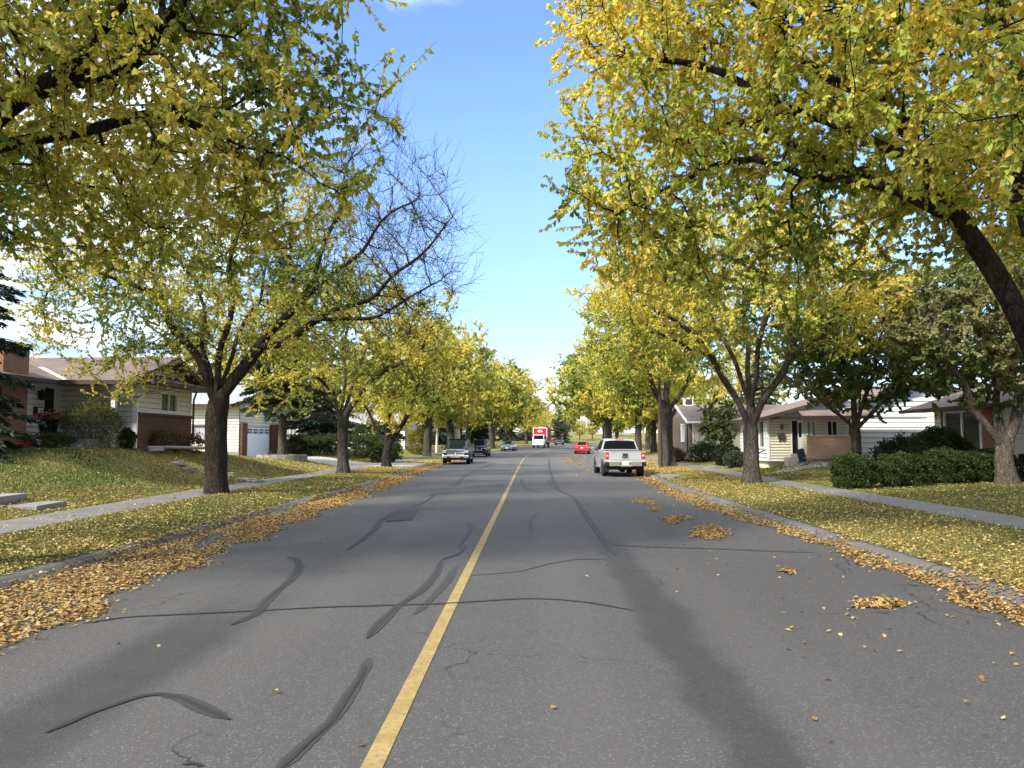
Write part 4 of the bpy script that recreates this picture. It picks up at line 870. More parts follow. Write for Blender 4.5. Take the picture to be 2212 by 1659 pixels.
def roof_slab(b, pts, th=.10): b.slab([Vector(p) for p in pts], (0, 0, -th))
def sub(b, name, mat, par, off): return b.build(name, mat, par, off)

# ---- left: grey sided house with brick room and chimney
O = Vector((-19, 28, 1.5)); h1 = thing('house', O, 0, 'grey sided house with brown brick lower wall and brick chimney on the left', 'house')
b = MB(); wA = Wall((-18.1, 20), (-18.1, 28.88)); siding(b, wA, 1.5, 4.02, [(7.78, 8.64, 1.7, 3.98)])
wB = Wall((-18.1, 28.9), (-15.17, 28.9)); siding(b, wB, 1.5, 4.02); b.build('side_siding', [M['grey_siding'], M['siding_shadow_line']], h1, O)
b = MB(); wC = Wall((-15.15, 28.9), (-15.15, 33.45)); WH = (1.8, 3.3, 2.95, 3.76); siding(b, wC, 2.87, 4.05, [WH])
siding(b, Wall((-15.15, 28.2), (-15.15, 34.0)), 4.42, 5.2, gable=(2.9, 5.22, .36)); b.build('front_siding', [M['beige_siding'], M['siding_shadow_line']], h1, O)
b = MB(); b.box(-15.6, -15.08, 28.93, 33.5, 1.2, 2.78); b.box(-15.6, -15.02, 28.90, 33.56, 2.78, 2.87); b.build('brick_wall', M['brick_brown'], h1, O)
b = MB(); b.box(-27, -18.2, 19, 33.4, 1.2, 4.0); b.box(-18.2, -15.62, 29.0, 33.4, 1.2, 4.0); b.box(-15.62, -15.26, 29.0, 33.4, 2.8, 4.0); b.box(-16, -15.3, 29.6, 33, 4.0, 4.6); b.build('inner_wall', M['grey_siding'], h1, O)
b = MB(); b.box(-15.28, -15.10, 28.84, 28.92, 1.5, 4.02); b.build('corner_trim', M['white_trim'], h1, O); b = MB(); b.box(-15.19, -15.11, 33.45, 33.53, 2.87, 4.02); b.build('corner_trim', M['white_trim'], h1, O)
window(wC, h1, O, WH[0]+.06, WH[1]-.06, WH[2]+.06, WH[3]-.06, M['glass_green'], M['white_trim'], 1, .06)
d = MB(); wA.box(d, 7.70, 7.80, 1.7, 4.0, -.04, .05); wA.box(d, 8.62, 8.72, 1.7, 4.0, -.04, .05); wA.box(d, 7.80, 8.62, 3.9, 4.0, -.04, .05)
dd = d.build('door', M['white_trim'], h1, O); g = MB(); wA.box(g, 7.80, 8.62, 1.7, 3.9, -.12, -.04); g.mi = 1; wA.box(g, 7.93, 8.48, 2.85, 3.75, -.04, -.02); wA.box(g, 7.93, 8.48, 1.95, 2.75, -.04, -.02)
g.build('storm_door', [M['white_trim'], M['glass']], dd, O)
b = MB(); b.box(-15.62, -15.46, 27.92, 28.08, 1.5, 3.96); b.build('porch_post', M['white_trim'], h1, O, bevel=.01)
b = MB(); b.box(-18.08, -15.6, 26.5, 28.88, 1.2, 1.84); b.box(-16.6, -15.7, 26.1, 26.5, 1.2, 1.66); b.build('porch_slab', M['concrete'], h1, O, bevel=.015)
b = MB(); R1 = 5.22
roof_slab(b, [(-27, 31, R1), (-14.6, 31, R1), (-14.6, 27.5, 4.0), (-27, 27.5, 4.0)]); roof_slab(b, [(-14.6, 31, R1), (-27, 31, R1), (-27, 34.4, 4.05), (-14.6, 34.4, 4.05)])
roof_slab(b, [(-17.4, 18, 3.99), (-17.4, 29.6, 3.99), (-22, 29.6, 5.5), (-22, 18, 5.5)]); roof_slab(b, [(-22, 18, 5.5), (-22, 29.6, 5.5), (-27, 29.6, 4), (-27, 18, 4)])
roof_slab(b, [(-15.16, 28.35, 4.40), (-15.16, 34.3, 4.40), (-14.35, 34.3, 4.08), (-14.35, 28.35, 4.08)], .06)
rf = b.build('roof', M['shingle_brown'], h1, O)
b = MB()
b.slab([(-14.58, 31, R1+.01), (-14.58, 27.45, 4.0), (-14.58, 27.45, 3.78), (-14.58, 31, R1-.25)], (.05, 0, 0)); b.slab([(-14.58, 31, R1+.01), (-14.58, 34.45, 4.04), (-14.58, 34.45, 3.82), (-14.58, 31, R1-.25)], (.05, 0, 0))
b.box(-17.28, -14.6, 27.38, 27.5, 3.84, 4.0); b.box(-17.4, -17.28, 18, 27.38, 3.84, 3.99); b.box(-14.35, -14.22, 28.3, 34.35, 3.92, 4.08)
b.slab([(-17.4, 27.5, 3.86), (-14.6, 27.5, 3.86), (-14.6, 28.9, 3.98), (-18.0, 28.9, 3.98)], (0, 0, -.03)); b.box(-15.12, -14.35, 28.35, 34.3, 4.0, 4.035)
b.tube([(-14.95, 33.62, 3.95), (-15.0, 33.62, 3.75), (-15.06, 33.62, 3.6), (-15.06, 33.62, 1.6)], .045, 8); b.build('gutter', M['brown_trim'], h1, O)
b = MB(); b.box(-18.9, -17.76, 25.1, 26.42, 1.0, 5.05); b.box(-18.94, -17.72, 25.06, 26.46, 5.05, 5.16); b.build('chimney', M['brick_chim'], rf, (0, 0, 0)); rf.children[-1].data.transform(Matrix.Translation(-O))
b = MB(); b.slab([(-17.2, 27.5, 4.02), (-17.05, 27.5, 4.02), (-19.1, 29.25, 4.64), (-19.25, 29.2, 4.64)], (0, 0, .012)); b.build('flashing', M['white_trim'], rf, O)
b = MB(); c = P(89, 853, 27.55); b.cbox((-18.06, 27.5, 3.55), (.08, .12, .12)); b.lathe([(.03, -.18), (.10, -.16), (.13, .06), (.03, .2), (.0, .24)], (-17.94, 27.5, 3.45), 8); b.build('porch_lamp', M['black'], h1, O)
b = MB(); b.box(-18.07, -17.92, 27.22, 27.56, 2.75, 3.02); b.mi = 1; b.box(-17.92, -17.905, 27.26, 27.52, 2.79, 2.98); b.build('letter_box', [M['brown_trim'], M['grey_siding']], h1, O)
# things by the porch
q = Vector((-17.25, 26.85, 1.84)); u = thing('flower_urn', q, 0, 'tall black urn with red flowers beside the white door', 'flower pot')
b = MB(); b.lathe([(.22, 0), (.24, .06), (.33, .62), (.37, .66), (.37, .72), (.33, .72), (.31, .6)], n=18); b.build('pot', M['black'], u, smooth=40)
def petals(name, n, r, hgt, col, seed, par, off=(0, 0, 0), leaf=.13, wide=.6):
    g = np.random.default_rng(seed); d = unit(g.normal(size=(n, 3))*np.array([1, 1, .5]) + np.array([0, 0, .55])); p = np.array(off) + d*np.array([r, r, hgt])*(.3+.7*g.random((n, 1)))
    c = np.array(col)[g.integers(0, len(col), n)]*(.7+.6*g.random((n, 1))); LV, LF, LC = leaf_mesh(p, d + g.normal(size=(n, 3))*.3, np.array([0, 0, 1.]) + g.normal(size=(n, 3))*.5, leaf*(.6+.7*g.random(n)), c, False, wide)
    return np_mesh(name, LV, LF, M['leaf'], LC, parent=par)
petals('leaves', 160, .40, .32, [(.03, .05, .02), (.05, .08, .025)], 1, u, (0, 0, .7)); petals('flower_cluster', 90, .42, .30, [(.42, .02, .05), (.55, .05, .09), (.25, .01, .03)], 2, u, (0, 0, .74), .10, 1)
u = thing('red_plant', P(60, 966, 25.3), 0, 'spiky red leaved plant at the left end of the timber edged bed', 'plant'); petals('leaves', 60, .18, .30, [(.45, .03, .03), (.35, .02, .03)], 3, u, (0, 0, .05), .20, .28)
def timber(pts, lab, r=.065, grp='landscape timbers edging the flower beds'):
    c = (Vector(pts[0])+Vector(pts[-1]))/2; b = MB(); b.tube([Vector(p)-c for p in pts], r, 8); o = b.build('landscape_timber', M['timber'], None, smooth=40, bevel=.006); o.location = c; return tag(o, lab, 'timber', grp)
def TP(x0, y0, x1, y1, D0, D1): return [P(x0, y0, D0), P(x1, y1, D1)]
timber(TP(72, 977, 150, 972, 25.2, 26.2), 'upper timber of the front bed edge below the porch'); timber(TP(74, 983, 148, 978, 25.15, 26.15), 'lower timber of the front bed edge below the porch')
timber(TP(30, 980, 70, 979, 24.6, 25.0), 'short timber at the left of the front bed, by the dark spruce'); timber(TP(66, 971, 122, 969, 25.9, 26.6), 'timber behind the front bed, under the low green mound')
timber(TP(152, 973, 214, 968.5, 26.4, 26.9), 'pale long timber running right towards the olive bush')
timber(TP(318, 967, 352, 967, 28.8, 29.6), 'short timber at the left foot of the brown brick wall'); timber(TP(354, 966, 445, 968, 29.7, 32.2), 'long timber below the brown brick wall, reaching behind the trunk'); timber(TP(322, 973, 352, 972, 28.7, 29.5), 'second short timber lying below the first by the brick wall')
def rock(c, d, rz, lab, grp, seed, mat='stone', flat=.5):
    import bmesh
    bm = bmesh.new(); bmesh.ops.create_icosphere(bm, subdivisions=2, radius=1); g = random.Random(seed)
    ph = [g.random()*6 for _ in range(4)]
    for v in bm.verts:
        k = 1 + .16*math.sin(v.co.x*3+ph[0]) + .14*math.sin(v.co.y*4+ph[1]) + .1*math.sin(v.co.z*5+ph[2]); v.co = Vector((max(-.8, min(.8, v.co.x*k))*d[0], max(-.8, min(.8, v.co.y*k))*d[1], max(-flat, min(flat, v.co.z*k))*d[2]))
    me = bpy.data.meshes.new('rock'); bm.to_mesh(me); bm.free(); me.materials.append(M[mat]); o = bpy.data.objects.new('garden_stone', me); link(o); o.location = c; o.rotation_euler = (0, 0, rz); return tag(o, lab, 'stone', grp)
GS = 'flat garden stones on the left lawn'
rock(P(18, 1003, 22.0), (.34, .25, .16), .3, 'pale flat stone at the left edge below the spruce', GS, 1); rock(P(46, 998, 22.6), (.30, .25, .22), 1.0, 'brown stone beside the pale flat one below the spruce', GS, 2)
for k, (x, y, D, lab) in enumerate([(380, 983, 28.6, 'flat stone on the lawn just left of the big trunk, upper one'), (405, 988.5, 28.3, 'flat stone on the lawn left of the big trunk, lower one'), (494, 1010, 30.5, 'first stepping stone right of the big trunk'), (528, 1018, 29.5, 'second stepping stone right of the big trunk'), (555, 1023.5, 28.6, 'third stepping stone right of the big trunk, nearest the pavement'), (452, 999, 29, 'stepping stone just behind the big trunk')]):
    q = P(x, y, D); q.z = Hxy(q.x, q.y) + .03; rock(q, (.42, .32, .13), k, lab, GS, 10+k)
# concrete steps by the left pavement
o = thing('garden_steps', GP(-12.0, 17.2), 0, 'low concrete steps climbing the lawn from the left pavement', 'steps'); O2 = o.location.copy()
for k, (x, y, zt) in enumerate([(-11.35, 17.35, .36), (-12.15, 17.1, .56), (-12.95, 16.9, .76), (-13.7, 16.7, .96)]):
    b = MB(); b.box(x-.46, x+.36, y-.68, y+.68, -.1, zt, .12); b.build('step', M['concrete'], o, O2, bevel=.015)

# ---- left: cream house with white garage door
O = Vector((-22, 54, .6)); h2 = thing('house', O, 0, 'cream house with grey roof and white garage door beyond the big trunk', 'house')
b = MB(); w = Wall((-26, 50), (-19.32, 50)); WH = (3.55, 5.6, 1.76, 2.76); siding(b, w, 1.05, 4.2, [WH]); wg = Wall((-19.3, 50.02), (-19.3, 58)); siding(b, wg, .62, 4.2, [(1.0, 5.7, .5, 2.72)], gable=(4, 5.55, .345)); b.build('siding', [M['cream_siding'], M['siding_shadow_line']], h2, O)
b = MB(); b.box(-28, -19.5, 50.1, 58, .2, 4.15); b.build('inner_wall', M['cream_siding'], h2, O); b = MB(); b.box(-26, -19.28, 49.97, 50.1, .3, 1.05); b.build('foundation', M['concrete'], h2, O)
window(w, h2, O, WH[0]+.08, WH[1]-.08, WH[2]+.06, WH[3]-.06, M['glass_curtain'], M['brown_trim'], 0, .10)
b = MB(); b.box(-19.35, -19.1, 50.05, 50.95, .3, 2.95); b.build('brick_pier', M['brick_brown'], h2, O); b = MB(); b.box(-19.35, -19.1, 55.75, 57.6, .3, 2.95); b.build('brick_pier', M['brick_brown'], h2, O)
b = MB(); b.box(-19.48, -19.28, 51.05, 55.65, .55, 2.68)
for k in range(1, 4): b.box(-19.28, -19.262, 51.05, 55.65, .62+.5*k-.44, .62+.5*k)
dr = b.build('garage_door', M['white_trim'], h2, O); b = MB()
for k in range(4): b.box(-19.28, -19.25, 51.3+k*1.12, 52.15+k*1.12, 2.28, 2.58)
gw = b.build('window', M['glass'], dr, O)
b = MB()
for k in range(4):
    for m in range(3): b.box(-19.25, -19.235, 51.3+k*1.12+.28*m-.02+.01, 51.3+k*1.12+.28*m+.03, 2.28, 2.58)
    b.box(-19.25, -19.237, 51.3+k*1.12, 52.15+k*1.12, 2.41, 2.45)
b.build('muntin', M['white_trim'], gw, (0, 0, 0)); gw.children[0].data.transform(Matrix.Translation(-O))
b = MB(); roof_slab(b, [(-28, 54, 5.75), (-18.7, 54, 5.75), (-18.7, 49.3, 4.15), (-28, 49.3, 4.15)]); roof_slab(b, [(-18.7, 54, 5.75), (-28, 54, 5.75), (-28, 58.7, 4.15), (-18.7, 58.7, 4.15)]); b.build('roof', M['shingle_grey'], h2, O)
b = MB(); b.box(-28, -18.7, 49.18, 49.3, 4.0, 4.16); b.build('gutter', M['brown_trim'], h2, O)
# stone ring round the spruce
q = GP(-15.1, 46.0); o = thing('stone_planter', q, 0, 'low grey stone ring round the foot of the bare spruce trunk', 'planter'); g = random.Random(4); b = MB()
for k in range(20):
    a = k*math.pi/10; b.box(-.22+1.35*math.cos(a), .22+1.35*math.cos(a), -.13+1.35*math.sin(a), .13+1.35*math.sin(a), -.15, .22+.05*g.random(), a+math.pi/2)
b.build('stone_ring', M['stone'], o, bevel=.02); b = MB(); b.lathe([(1.25, -.1), (1.25, .12), (.2, .16)], n=20); b.build('soil', M['soil'], o); petals('leaves', 90, 1.2, .35, [(.05, .08, .02), (.12, .14, .04)], 8, o, (0, 0, .1), .16)

def simple_house(loc, rz, L, Wd, hw, hr, wall, roof, label, wins, door=None, gz=.0, chim=False, group=None, trim='white_trim'):
    """gable house: front wall along local x (length L) facing local -y, ridge along x"""
    o = thing('house', loc, rz, label, 'house', group); w = Wall((-L/2, -Wd/2), (L/2, -Wd/2)); holes = [(a, b_, c_, d_) for a, b_, c_, d_, *_ in wins] + ([door] if door else [])
    b = MB()
    for ww, hh in ((w, holes), (Wall((L/2, -Wd/2), (L/2, Wd/2)), []), (Wall((-L/2, Wd/2), (-L/2, -Wd/2)), [])):
        siding(b, ww, 0, hw, hh, .22); 
        if ww is not w: siding(b, ww, hw, hw+hr, gable=(Wd/2, hw+hr, hr/(Wd/2)))
    b.build('siding', [wall, M['siding_shadow_line']], o); b = MB(); b.box(-L/2+.12, L/2-.12, -Wd/2+.12, Wd/2-.05, -1.0, hw); b.box(-L/2-.02, L/2+.02, -Wd/2-.02, Wd/2+.02, -1.0, 0); b.build('inner_wall', wall, o)
    for a, b_, c_, d_, *gl in wins: window(w, o, (0, 0, 0), a+.07, b_-.07, c_+.07, d_-.07, M[gl[0] if gl else 'glass'], M[trim], 1, .08)
    if door:
        d = MB(); w.box(d, door[0]+.05, door[1]-.05, door[2], door[3]-.05, -.1, -.03); w.box(d, door[0]-.05, door[0]+.05, door[2], door[3]+.05, -.05, .05); w.box(d, door[1]-.05, door[1]+.05, door[2], door[3]+.05, -.05, .05); w.box(d, door[0]+.05, door[1]-.05, door[3]-.05, door[3]+.05, -.05, .05); d.build('door', M['brown_trim'], o)
    b = MB(); ov = .5; zt = hw+hr+.12; ze = hw+.12-ov*hr/(Wd/2)
    roof_slab(b, [(-L/2-ov, 0, zt), (L/2+ov, 0, zt), (L/2+ov, -Wd/2-ov, ze), (-L/2-ov, -Wd/2-ov, ze)], .12); roof_slab(b, [(L/2+ov, 0, zt), (-L/2-ov, 0, zt), (-L/2-ov, Wd/2+ov, ze), (L/2+ov, Wd/2+ov, ze)], .12)
    r = b.build('roof', roof, o)
    if chim: b = MB(); b.box(L*.2, L*.2+.8, .3, 1.1, hw+.3, zt+.7); b.build('chimney', M['brick_tan'], r)
    b = MB(); b.box(-L/2-ov, L/2+ov, -Wd/2-ov-.11, -Wd/2-ov, ze-.16, ze); b.build('gutter', M['brown_trim'], o); return o
h3 = simple_house(Vector((-22.8, 66, .8)), 0, 9, 8, 2.8, 1.5, M['brick_dark'], M['shingle_brown'], 'dark brick house with brown porch railing behind the long hedge', [(1.2, 3.2, .9, 2.1, 'glass_curtain'), (6.9, 8.2, .9, 2.2, 'glass_curtain')], (5.0, 6.0, .1, 2.2))
b = MB(); b.box(-1, 4.6, -5.6, -4.05, -.8, .05)
b.build('porch_slab', M['concrete'], h3); b = MB(); b.box(-1, 4.6, -5.6, -5.52, .85, .93); b.box(-1, 4.6, -5.6, -5.52, .18, .25)
for k in range(38): b.box(-1+k*.15, -.95+k*.15, -5.585, -5.535, .25, .85)
for k in range(4): b.box(-1.05+k*1.86, -.95+k*1.86, -5.61, -5.51, .05, 1.0)
b.build('railing', M['wood_rail'], h3)
simple_house(Vector((-19.5, 90, .9)), 0, 10.5, 9, 2.7, 1.4, M['grey_siding'], M['shingle_grey'], 'pale grey house partly hidden past the birch on the left', [(7.4, 9.8, .3, 1.9, 'glass_curtain'), (2, 4, .9, 2.1)])
simple_house(Vector((-17.5, 128, 1.1)), 0, 10, 9, 2.8, 1.5, M['cream_siding'], M['shingle_brown'], 'far cream house behind the trees left of the sedan', [(6, 8, .9, 2.1), (2, 4, .9, 2.1)], (4.6, 5.5, .1, 2.1))
simple_house(Vector((27.5, 100, 1.4)), 0, 10, 9, 2.8, 1.5, M['grey_siding'], M['shingle_brown'], 'far grey house in the gap right of the pickup', [(1, 3, .9, 2.1), (6, 8, .9, 2.1)], (4.2, 5.1, .1, 2.1))
simple_house(GP(13.5, 286), -.1, 12, 8, 2.6, 1.8, M['white_siding'], M['shingle_pink'], 'far white house with reddish roof above the lawn bank', [(1.5, 3.5, .9, 2.1), (7.5, 9.5, .9, 2.1)], (5, 6, .1, 2.1))
simple_house(GP(29, 288), .05, 15, 8, 3.2, 1.6, M['white_siding'], M['shingle_grey'], 'far long white house right of the reddish roofed one', [(1.5, 3.5, .9, 2.3), (5, 7, .9, 2.3), (10.5, 13, .9, 2.3)], (8, 9, .1, 2.2))
o = thing('fence', Vector((23, 268, Hxy(23, 268))), 0, 'low white fence across the far bright lawn', 'fence'); b = MB()
for k in range(40): b.box(-9+k*.5, -8.75+k*.5, 0, .04, -.6, 1.0)
b.build('pickets', M['white_trim'], o); b = MB(); b.box(-9, 11, .04, .09, .2, .3); b.box(-9, 11, .04, .09, .7, .8); b.build('rail', M['white_trim'], o)

# ---- right: white house with big siding wall, blinds window and red brick column
O = Vector((19, 35, .7)); h4 = thing('house', O, 0, 'white house with large blinds window and red brick column at the right edge', 'house')
b = MB(); siding(b, Wall((19.0, 35.99), (26, 35.99)), .75, .76)
wf = Wall((18.72, 35.97), (18.72, 24)); WH = (.72, 3.62, 1.25, 3.10); siding(b, wf, .75, 3.32, [WH, (4.55, 12, .4, 1.9), (3.75, 4.5, .4, 3.4)], course=.26); b.build('siding', [M['white_siding'], M['siding_shadow_line']], h4, O)
b = MB(); b.box(18.9, 26, 24, 35.9, .3, 3.2); b.build('inner_wall', M['white_siding'], h4, O)
b = MB(); b.box(18.64, 19.04, 31.50, 32.20, .3, 3.3); b.build('brick_column', M['brick_red'], h4, O)
window(wf, h4, O, WH[0]+.1, WH[1]-.1, WH[2]+.1, WH[3]-.1, M['blinds'], M['white_trim'], 1, .11)
b = MB(); b.box(18.68, 18.78, 35.88, 36.0, .75, 3.25); b.build('corner_trim', M['white_trim'], h4, O)
b = MB(); b.box(18.74, 18.86, 24, 31.35, 1.84, 1.9); b.box(18.80, 18.84, 24, 31.35, .45, 1.84); b.build('garage_door', M['grey_siding'], h4, O)
b = MB()
for k, (uu, zz) in enumerate([(4.62, 2.62)]):
    for j, seg in enumerate(([(0, 0), (0, .2)], [(.07, 0), (.07, .2), (.14, .2), (.14, .12), (.07, .1)], [(.21, 0), (.21, .2), (.28, .2)])):
        b.tube([wf.p(uu+a, zz+c_, .03) for a, c_ in seg], .012, 6)
b.build('house_number', M['wood_rail'], h4, O)
b = MB(); roof_slab(b, [(17.75, 23, 3.22), (17.75, 37.2, 3.22), (22.5, 37.2, 4.75), (22.5, 23, 4.75)]); roof_slab(b, [(22.5, 23, 4.75), (22.5, 37.2, 4.75), (27, 37.2, 3.2), (27, 23, 3.2)])
b.build('roof', M['shingle_brown'], h4, O)
b = MB(); b.box(17.63, 17.75, 23, 37.2, 3.06, 3.22);
b.box(17.77, 18.72, 23, 37, 3.10, 3.13); b.tube([(18.66, 35.3, 3.1), (18.66, 35.3, .8)], .05, 8); b.build('gutter', M['brown_trim'], h4, O)

# ---- right: beige house with gable porch and brick screen wall
O = Vector((16, 44, .8)); h5 = thing('house', O, 0, 'house with reddish roof, dark door, brick porch screen and wide white side wall', 'house')
b = MB(); w = Wall((12.2, 40), (16.3, 40)); DO = (1.24, 1.78, 1.1, 2.82); W1 = (2.0, 2.5, 1.75, 2.8); W2 = (3.05, 3.6, 1.9, 2.8); siding(b, w, .72, 2.95, [DO, W1, W2], course=.145); b.build('siding', [M['beige_siding'], M['siding_shadow_line']], h5, O)
b = MB(); ws = Wall((12.18, 45), (12.18, 40.0)); WS = (3.5, 4.6, 1.4, 2.85); siding(b, ws, .72, 2.95, [WS], course=.2); siding(b, Wall((11.9, 39.62), (16.35, 39.62)), 2.95, 4.05, course=.2, gable=(4.1, 4.05, .29)); w9 = Wall((16.38, 40.5), (25, 40.5)); siding(b, w9, .6, 3.3, course=.27); siding(b, w9, 3.3, 4.85, course=.27, gable=(4.1, 4.85, .34)); b.build('white_siding', [M['white_siding'], M['siding_shadow_line']], h5, O)
window(ws, h5, O, WS[0]+.05, WS[1]-.05, WS[2]+.05, WS[3]-.05, M['glass_green'], M['white_trim'], 0, .07)
window(w, h5, O, W1[0]+.04, W1[1]-.04, W1[2]+.04, W1[3]-.04, M['glass_curtain'], M['white_trim'], 1, .05); window(w, h5, O, W2[0]+.04, W2[1]-.04, W2[2]+.04, W2[3]-.04, M['glass'], M['white_trim'], 1, .05)
b = MB(); b.box(12.3, 16.3, 40.3, 44.9, .3, 2.9); b.box(16.42, 24.9, 40.62, 50, .3, 3.3); b.box(19, 22, 40.6, 50, 3.3, 4.0); b.box(13.6, 16.3, 40.2, 50, 2.9, 3.2); b.build('inner_wall', M['beige_siding'], h5, O)
b = MB(); b.box(12.15, 12.28, 39.93, 40.02, .72, 2.95); b.build('corner_trim', M['white_trim'], h5, O)
b = MB(); w.box(b, 1.26, 1.55, 1.12, 2.8, -.2, -.12); dr = b.build('door', M['black'], h5, O); b = MB(); w.box(b, 1.56, 1.76, 1.12, 2.8, -.02, .04); b.mi = 1; w.box(b, 1.59, 1.73, 1.95, 2.7, .04, .05); b.build('storm_door', [M['white_trim'], M['glass']], dr, O)
b = MB(); w.box(b, 1.19, 1.25, 1.1, 2.86, -.02, .05); w.box(b, 1.78, 1.84, 1.1, 2.86, -.02, .05); w.box(b, 1.25, 1.78, 2.80, 2.86, -.02, .05); b.build('door_frame', M['white_trim'], h5, O)
b = MB(); b.box(13.88, 16.22, 38.9, 39.12, .6, 1.98); b.box(13.84, 16.26, 38.86, 39.16, 1.98, 2.06); b.build('brick_screen', M['brick_tan'], h5, O)
b = MB(); b.box(13.35, 14.5, 39.15, 39.95, .4, 1.10); b.box(13.0, 13.35, 39.2, 39.95, .4, .93); b.box(14.5, 16.3, 39.2, 39.95, .4, 1.08); b.build('porch_step', M['concrete'], h5, O, bevel=.01)
b = MB(); w.box(b, .66, .78, 2.36, 2.6, .02, .14); b.build('porch_lamp', M['wood_rail'], h5, O); b = MB(); w.box(b, .52, .86, 1.88, 2.12, .02, .16); w.box(b, .58, .62, 1.74, 1.88, .04, .12); w.box(b, .76, .80, 1.74, 1.88, .04, .12); b.build('letter_box', M['dark_metal'], h5, O)
b = MB(); roof_slab(b, [(16, 39.2, 4.2), (16, 45.6, 4.2), (11.7, 45.6, 2.96), (11.7, 39.2, 2.96)]); roof_slab(b, [(20.5, 40.0, 5.02), (20.5, 51, 5.02), (16.1, 51, 3.5), (16.1, 40.0, 3.5)]); roof_slab(b, [(20.5, 51, 5.02), (20.5, 40.0, 5.02), (25.4, 40.0, 3.32), (25.4, 51, 3.32)])
roof_slab(b, [(13.55, 39.3, 3.34), (17, 39.3, 3.34), (17, 38.5, 3.02), (13.55, 38.5, 3.02)], .07); b.build('roof', M['shingle_pink'], h5, O)
b = MB(); b.slab([(16, 39.14, 4.2), (11.66, 39.14, 2.95), (11.66, 39.14, 2.77), (16, 39.14, 4.02)], (0, .05, 0)); b.slab([(20.5, 39.95, 5.02), (25.4, 39.95, 3.32), (25.4, 39.95, 3.14), (20.5, 39.95, 4.84)], (0, .05, 0)); b.slab([(20.5, 39.95, 5.02), (16.1, 39.95, 3.5), (16.1, 39.95, 3.32), (20.5, 39.95, 4.84)], (0, .05, 0))
b.box(13.5, 17, 38.4, 38.5, 2.86, 3.02); b.box(11.62, 11.7, 39.2, 45.6, 2.8, 2.96); b.box(12.2, 20, 39.22, 39.95, 2.9, 2.94); b.tube([(16.36, 39.85, 3.2), (16.36, 39.85, .8)], .05, 8); b.build('gutter', M['brown_trim'], h5, O)
o = thing('garden_sled', P(1733, 990, 38.4), .3, 'black plastic sled leaning on the brick porch screen', 'sled'); b = MB(); b.slab([(-.2, 0, -.16), (.25, 0, -.2), (.12, .1, .5), (-.28, .1, .42)], (0, -.07, 0)); b.box(-.3, .25, -.22, -.05, -.2, -.13); b.build('shell', M['black'], o, bevel=.02)
for k, (a_, b__, lab) in enumerate([(P(1724, 1000, 37.3), P(1800, 990, 38.6), 'dark pole lying on the pad before the brick screen, rising right'), (P(1736, 990, 38.3), P(1806, 997, 37.5), 'dark pole lying across the other one by the brick screen')]):
    c = (a_+b__)/2; b = MB(); b.tube([a_-c, b__-c], .035, 7); p_ = b.build('pole', M['dark_metal'], None); p_.name = 'loose_pole'; p_.location = c; tag(p_, lab, 'pole', 'dark poles on the concrete pad')
a_ = P(1620, 985, 36.5); b__ = P(1652, 973, 37.2); c = (a_+b__)/2; b = MB(); b.tube([a_-c, b__-c], .03, 7); p_ = b.build('downspout_pipe', M['dark_metal'], None); p_.location = c; tag(p_, 'thin dark pipe lying on the lawn behind the right verge tree', 'pipe')

# ---- right: stucco house with roof vent box
O = Vector((15, 58, 1.1)); h6 = thing('house', O, 0, 'stucco house with brown roof and square vent box behind the lamp post tree', 'house')
b = MB(); b.box(11.9, 22, 55, 63, .4, 3.1); b.box(11.5, 11.9, 54.9, 55.2, .4, 3.1); b.build('stucco_wall', M['stucco'], h6, O)
b = MB(); siding(b, Wall((11.2, 63), (11.2, 55.6)), 1.0, 4.15, [(5.3, 6.6, 1.7, 3.0)], gable=(3.7, 4.5, .36)); siding(b, Wall((10.4, 60.5), (10.4, 58)), 1.0, 3.6); b.build('side_siding', [M['tan_siding'], M['siding_shadow_line']], h6, O)
b = MB(); b.box(11.26, 11.9, 55.25, 63, .4, 3.1); b.box(10.46, 11.2, 58, 60.5, .4, 3.5); b.build('inner_wall', M['tan_siding'], h6, O)
window(Wall((11.2, 63), (11.2, 55.6)), h6, O, 5.36, 6.54, 1.76, 2.94, M['glass'], M['white_trim'], 1, .07)
b = MB(); roof_slab(b, [(10.95, 58.6, 4.5), (22.5, 58.6, 4.5), (22.5, 54.3, 3.15), (10.95, 54.3, 3.15)]); roof_slab(b, [(22.5, 58.6, 4.5), (10.95, 58.6, 4.5), (10.95, 63.5, 3.1), (22.5, 63.5, 3.1)]); rf = b.build('roof', M['shingle_brown'], h6, O)
b = MB(); b.slab([(10.9, 58.6, 4.52), (10.9, 54.2, 3.15), (10.9, 54.2, 2.97), (10.9, 58.6, 4.34)], (.05, 0, 0)); b.box(10.95, 22.5, 54.18, 54.3, 3.0, 3.14); b.tube([(12.5, 54.9, 3.0), (12.5, 54.9, 1.2)], .05, 6); b.build('gutter', M['white_trim'], h6, O)
b = MB(); b.box(11.6, 12.25, 58.3, 58.95, 4.35, 4.95); b.mi = 1; b.box(11.67, 12.18, 58.28, 58.3, 4.48, 4.88); b.mi = 0; b.box(11.54, 12.31, 58.24, 59.0, 4.95, 5.01); b.build('vent_box', [M['white_trim'], M['dark_metal']], rf, O)

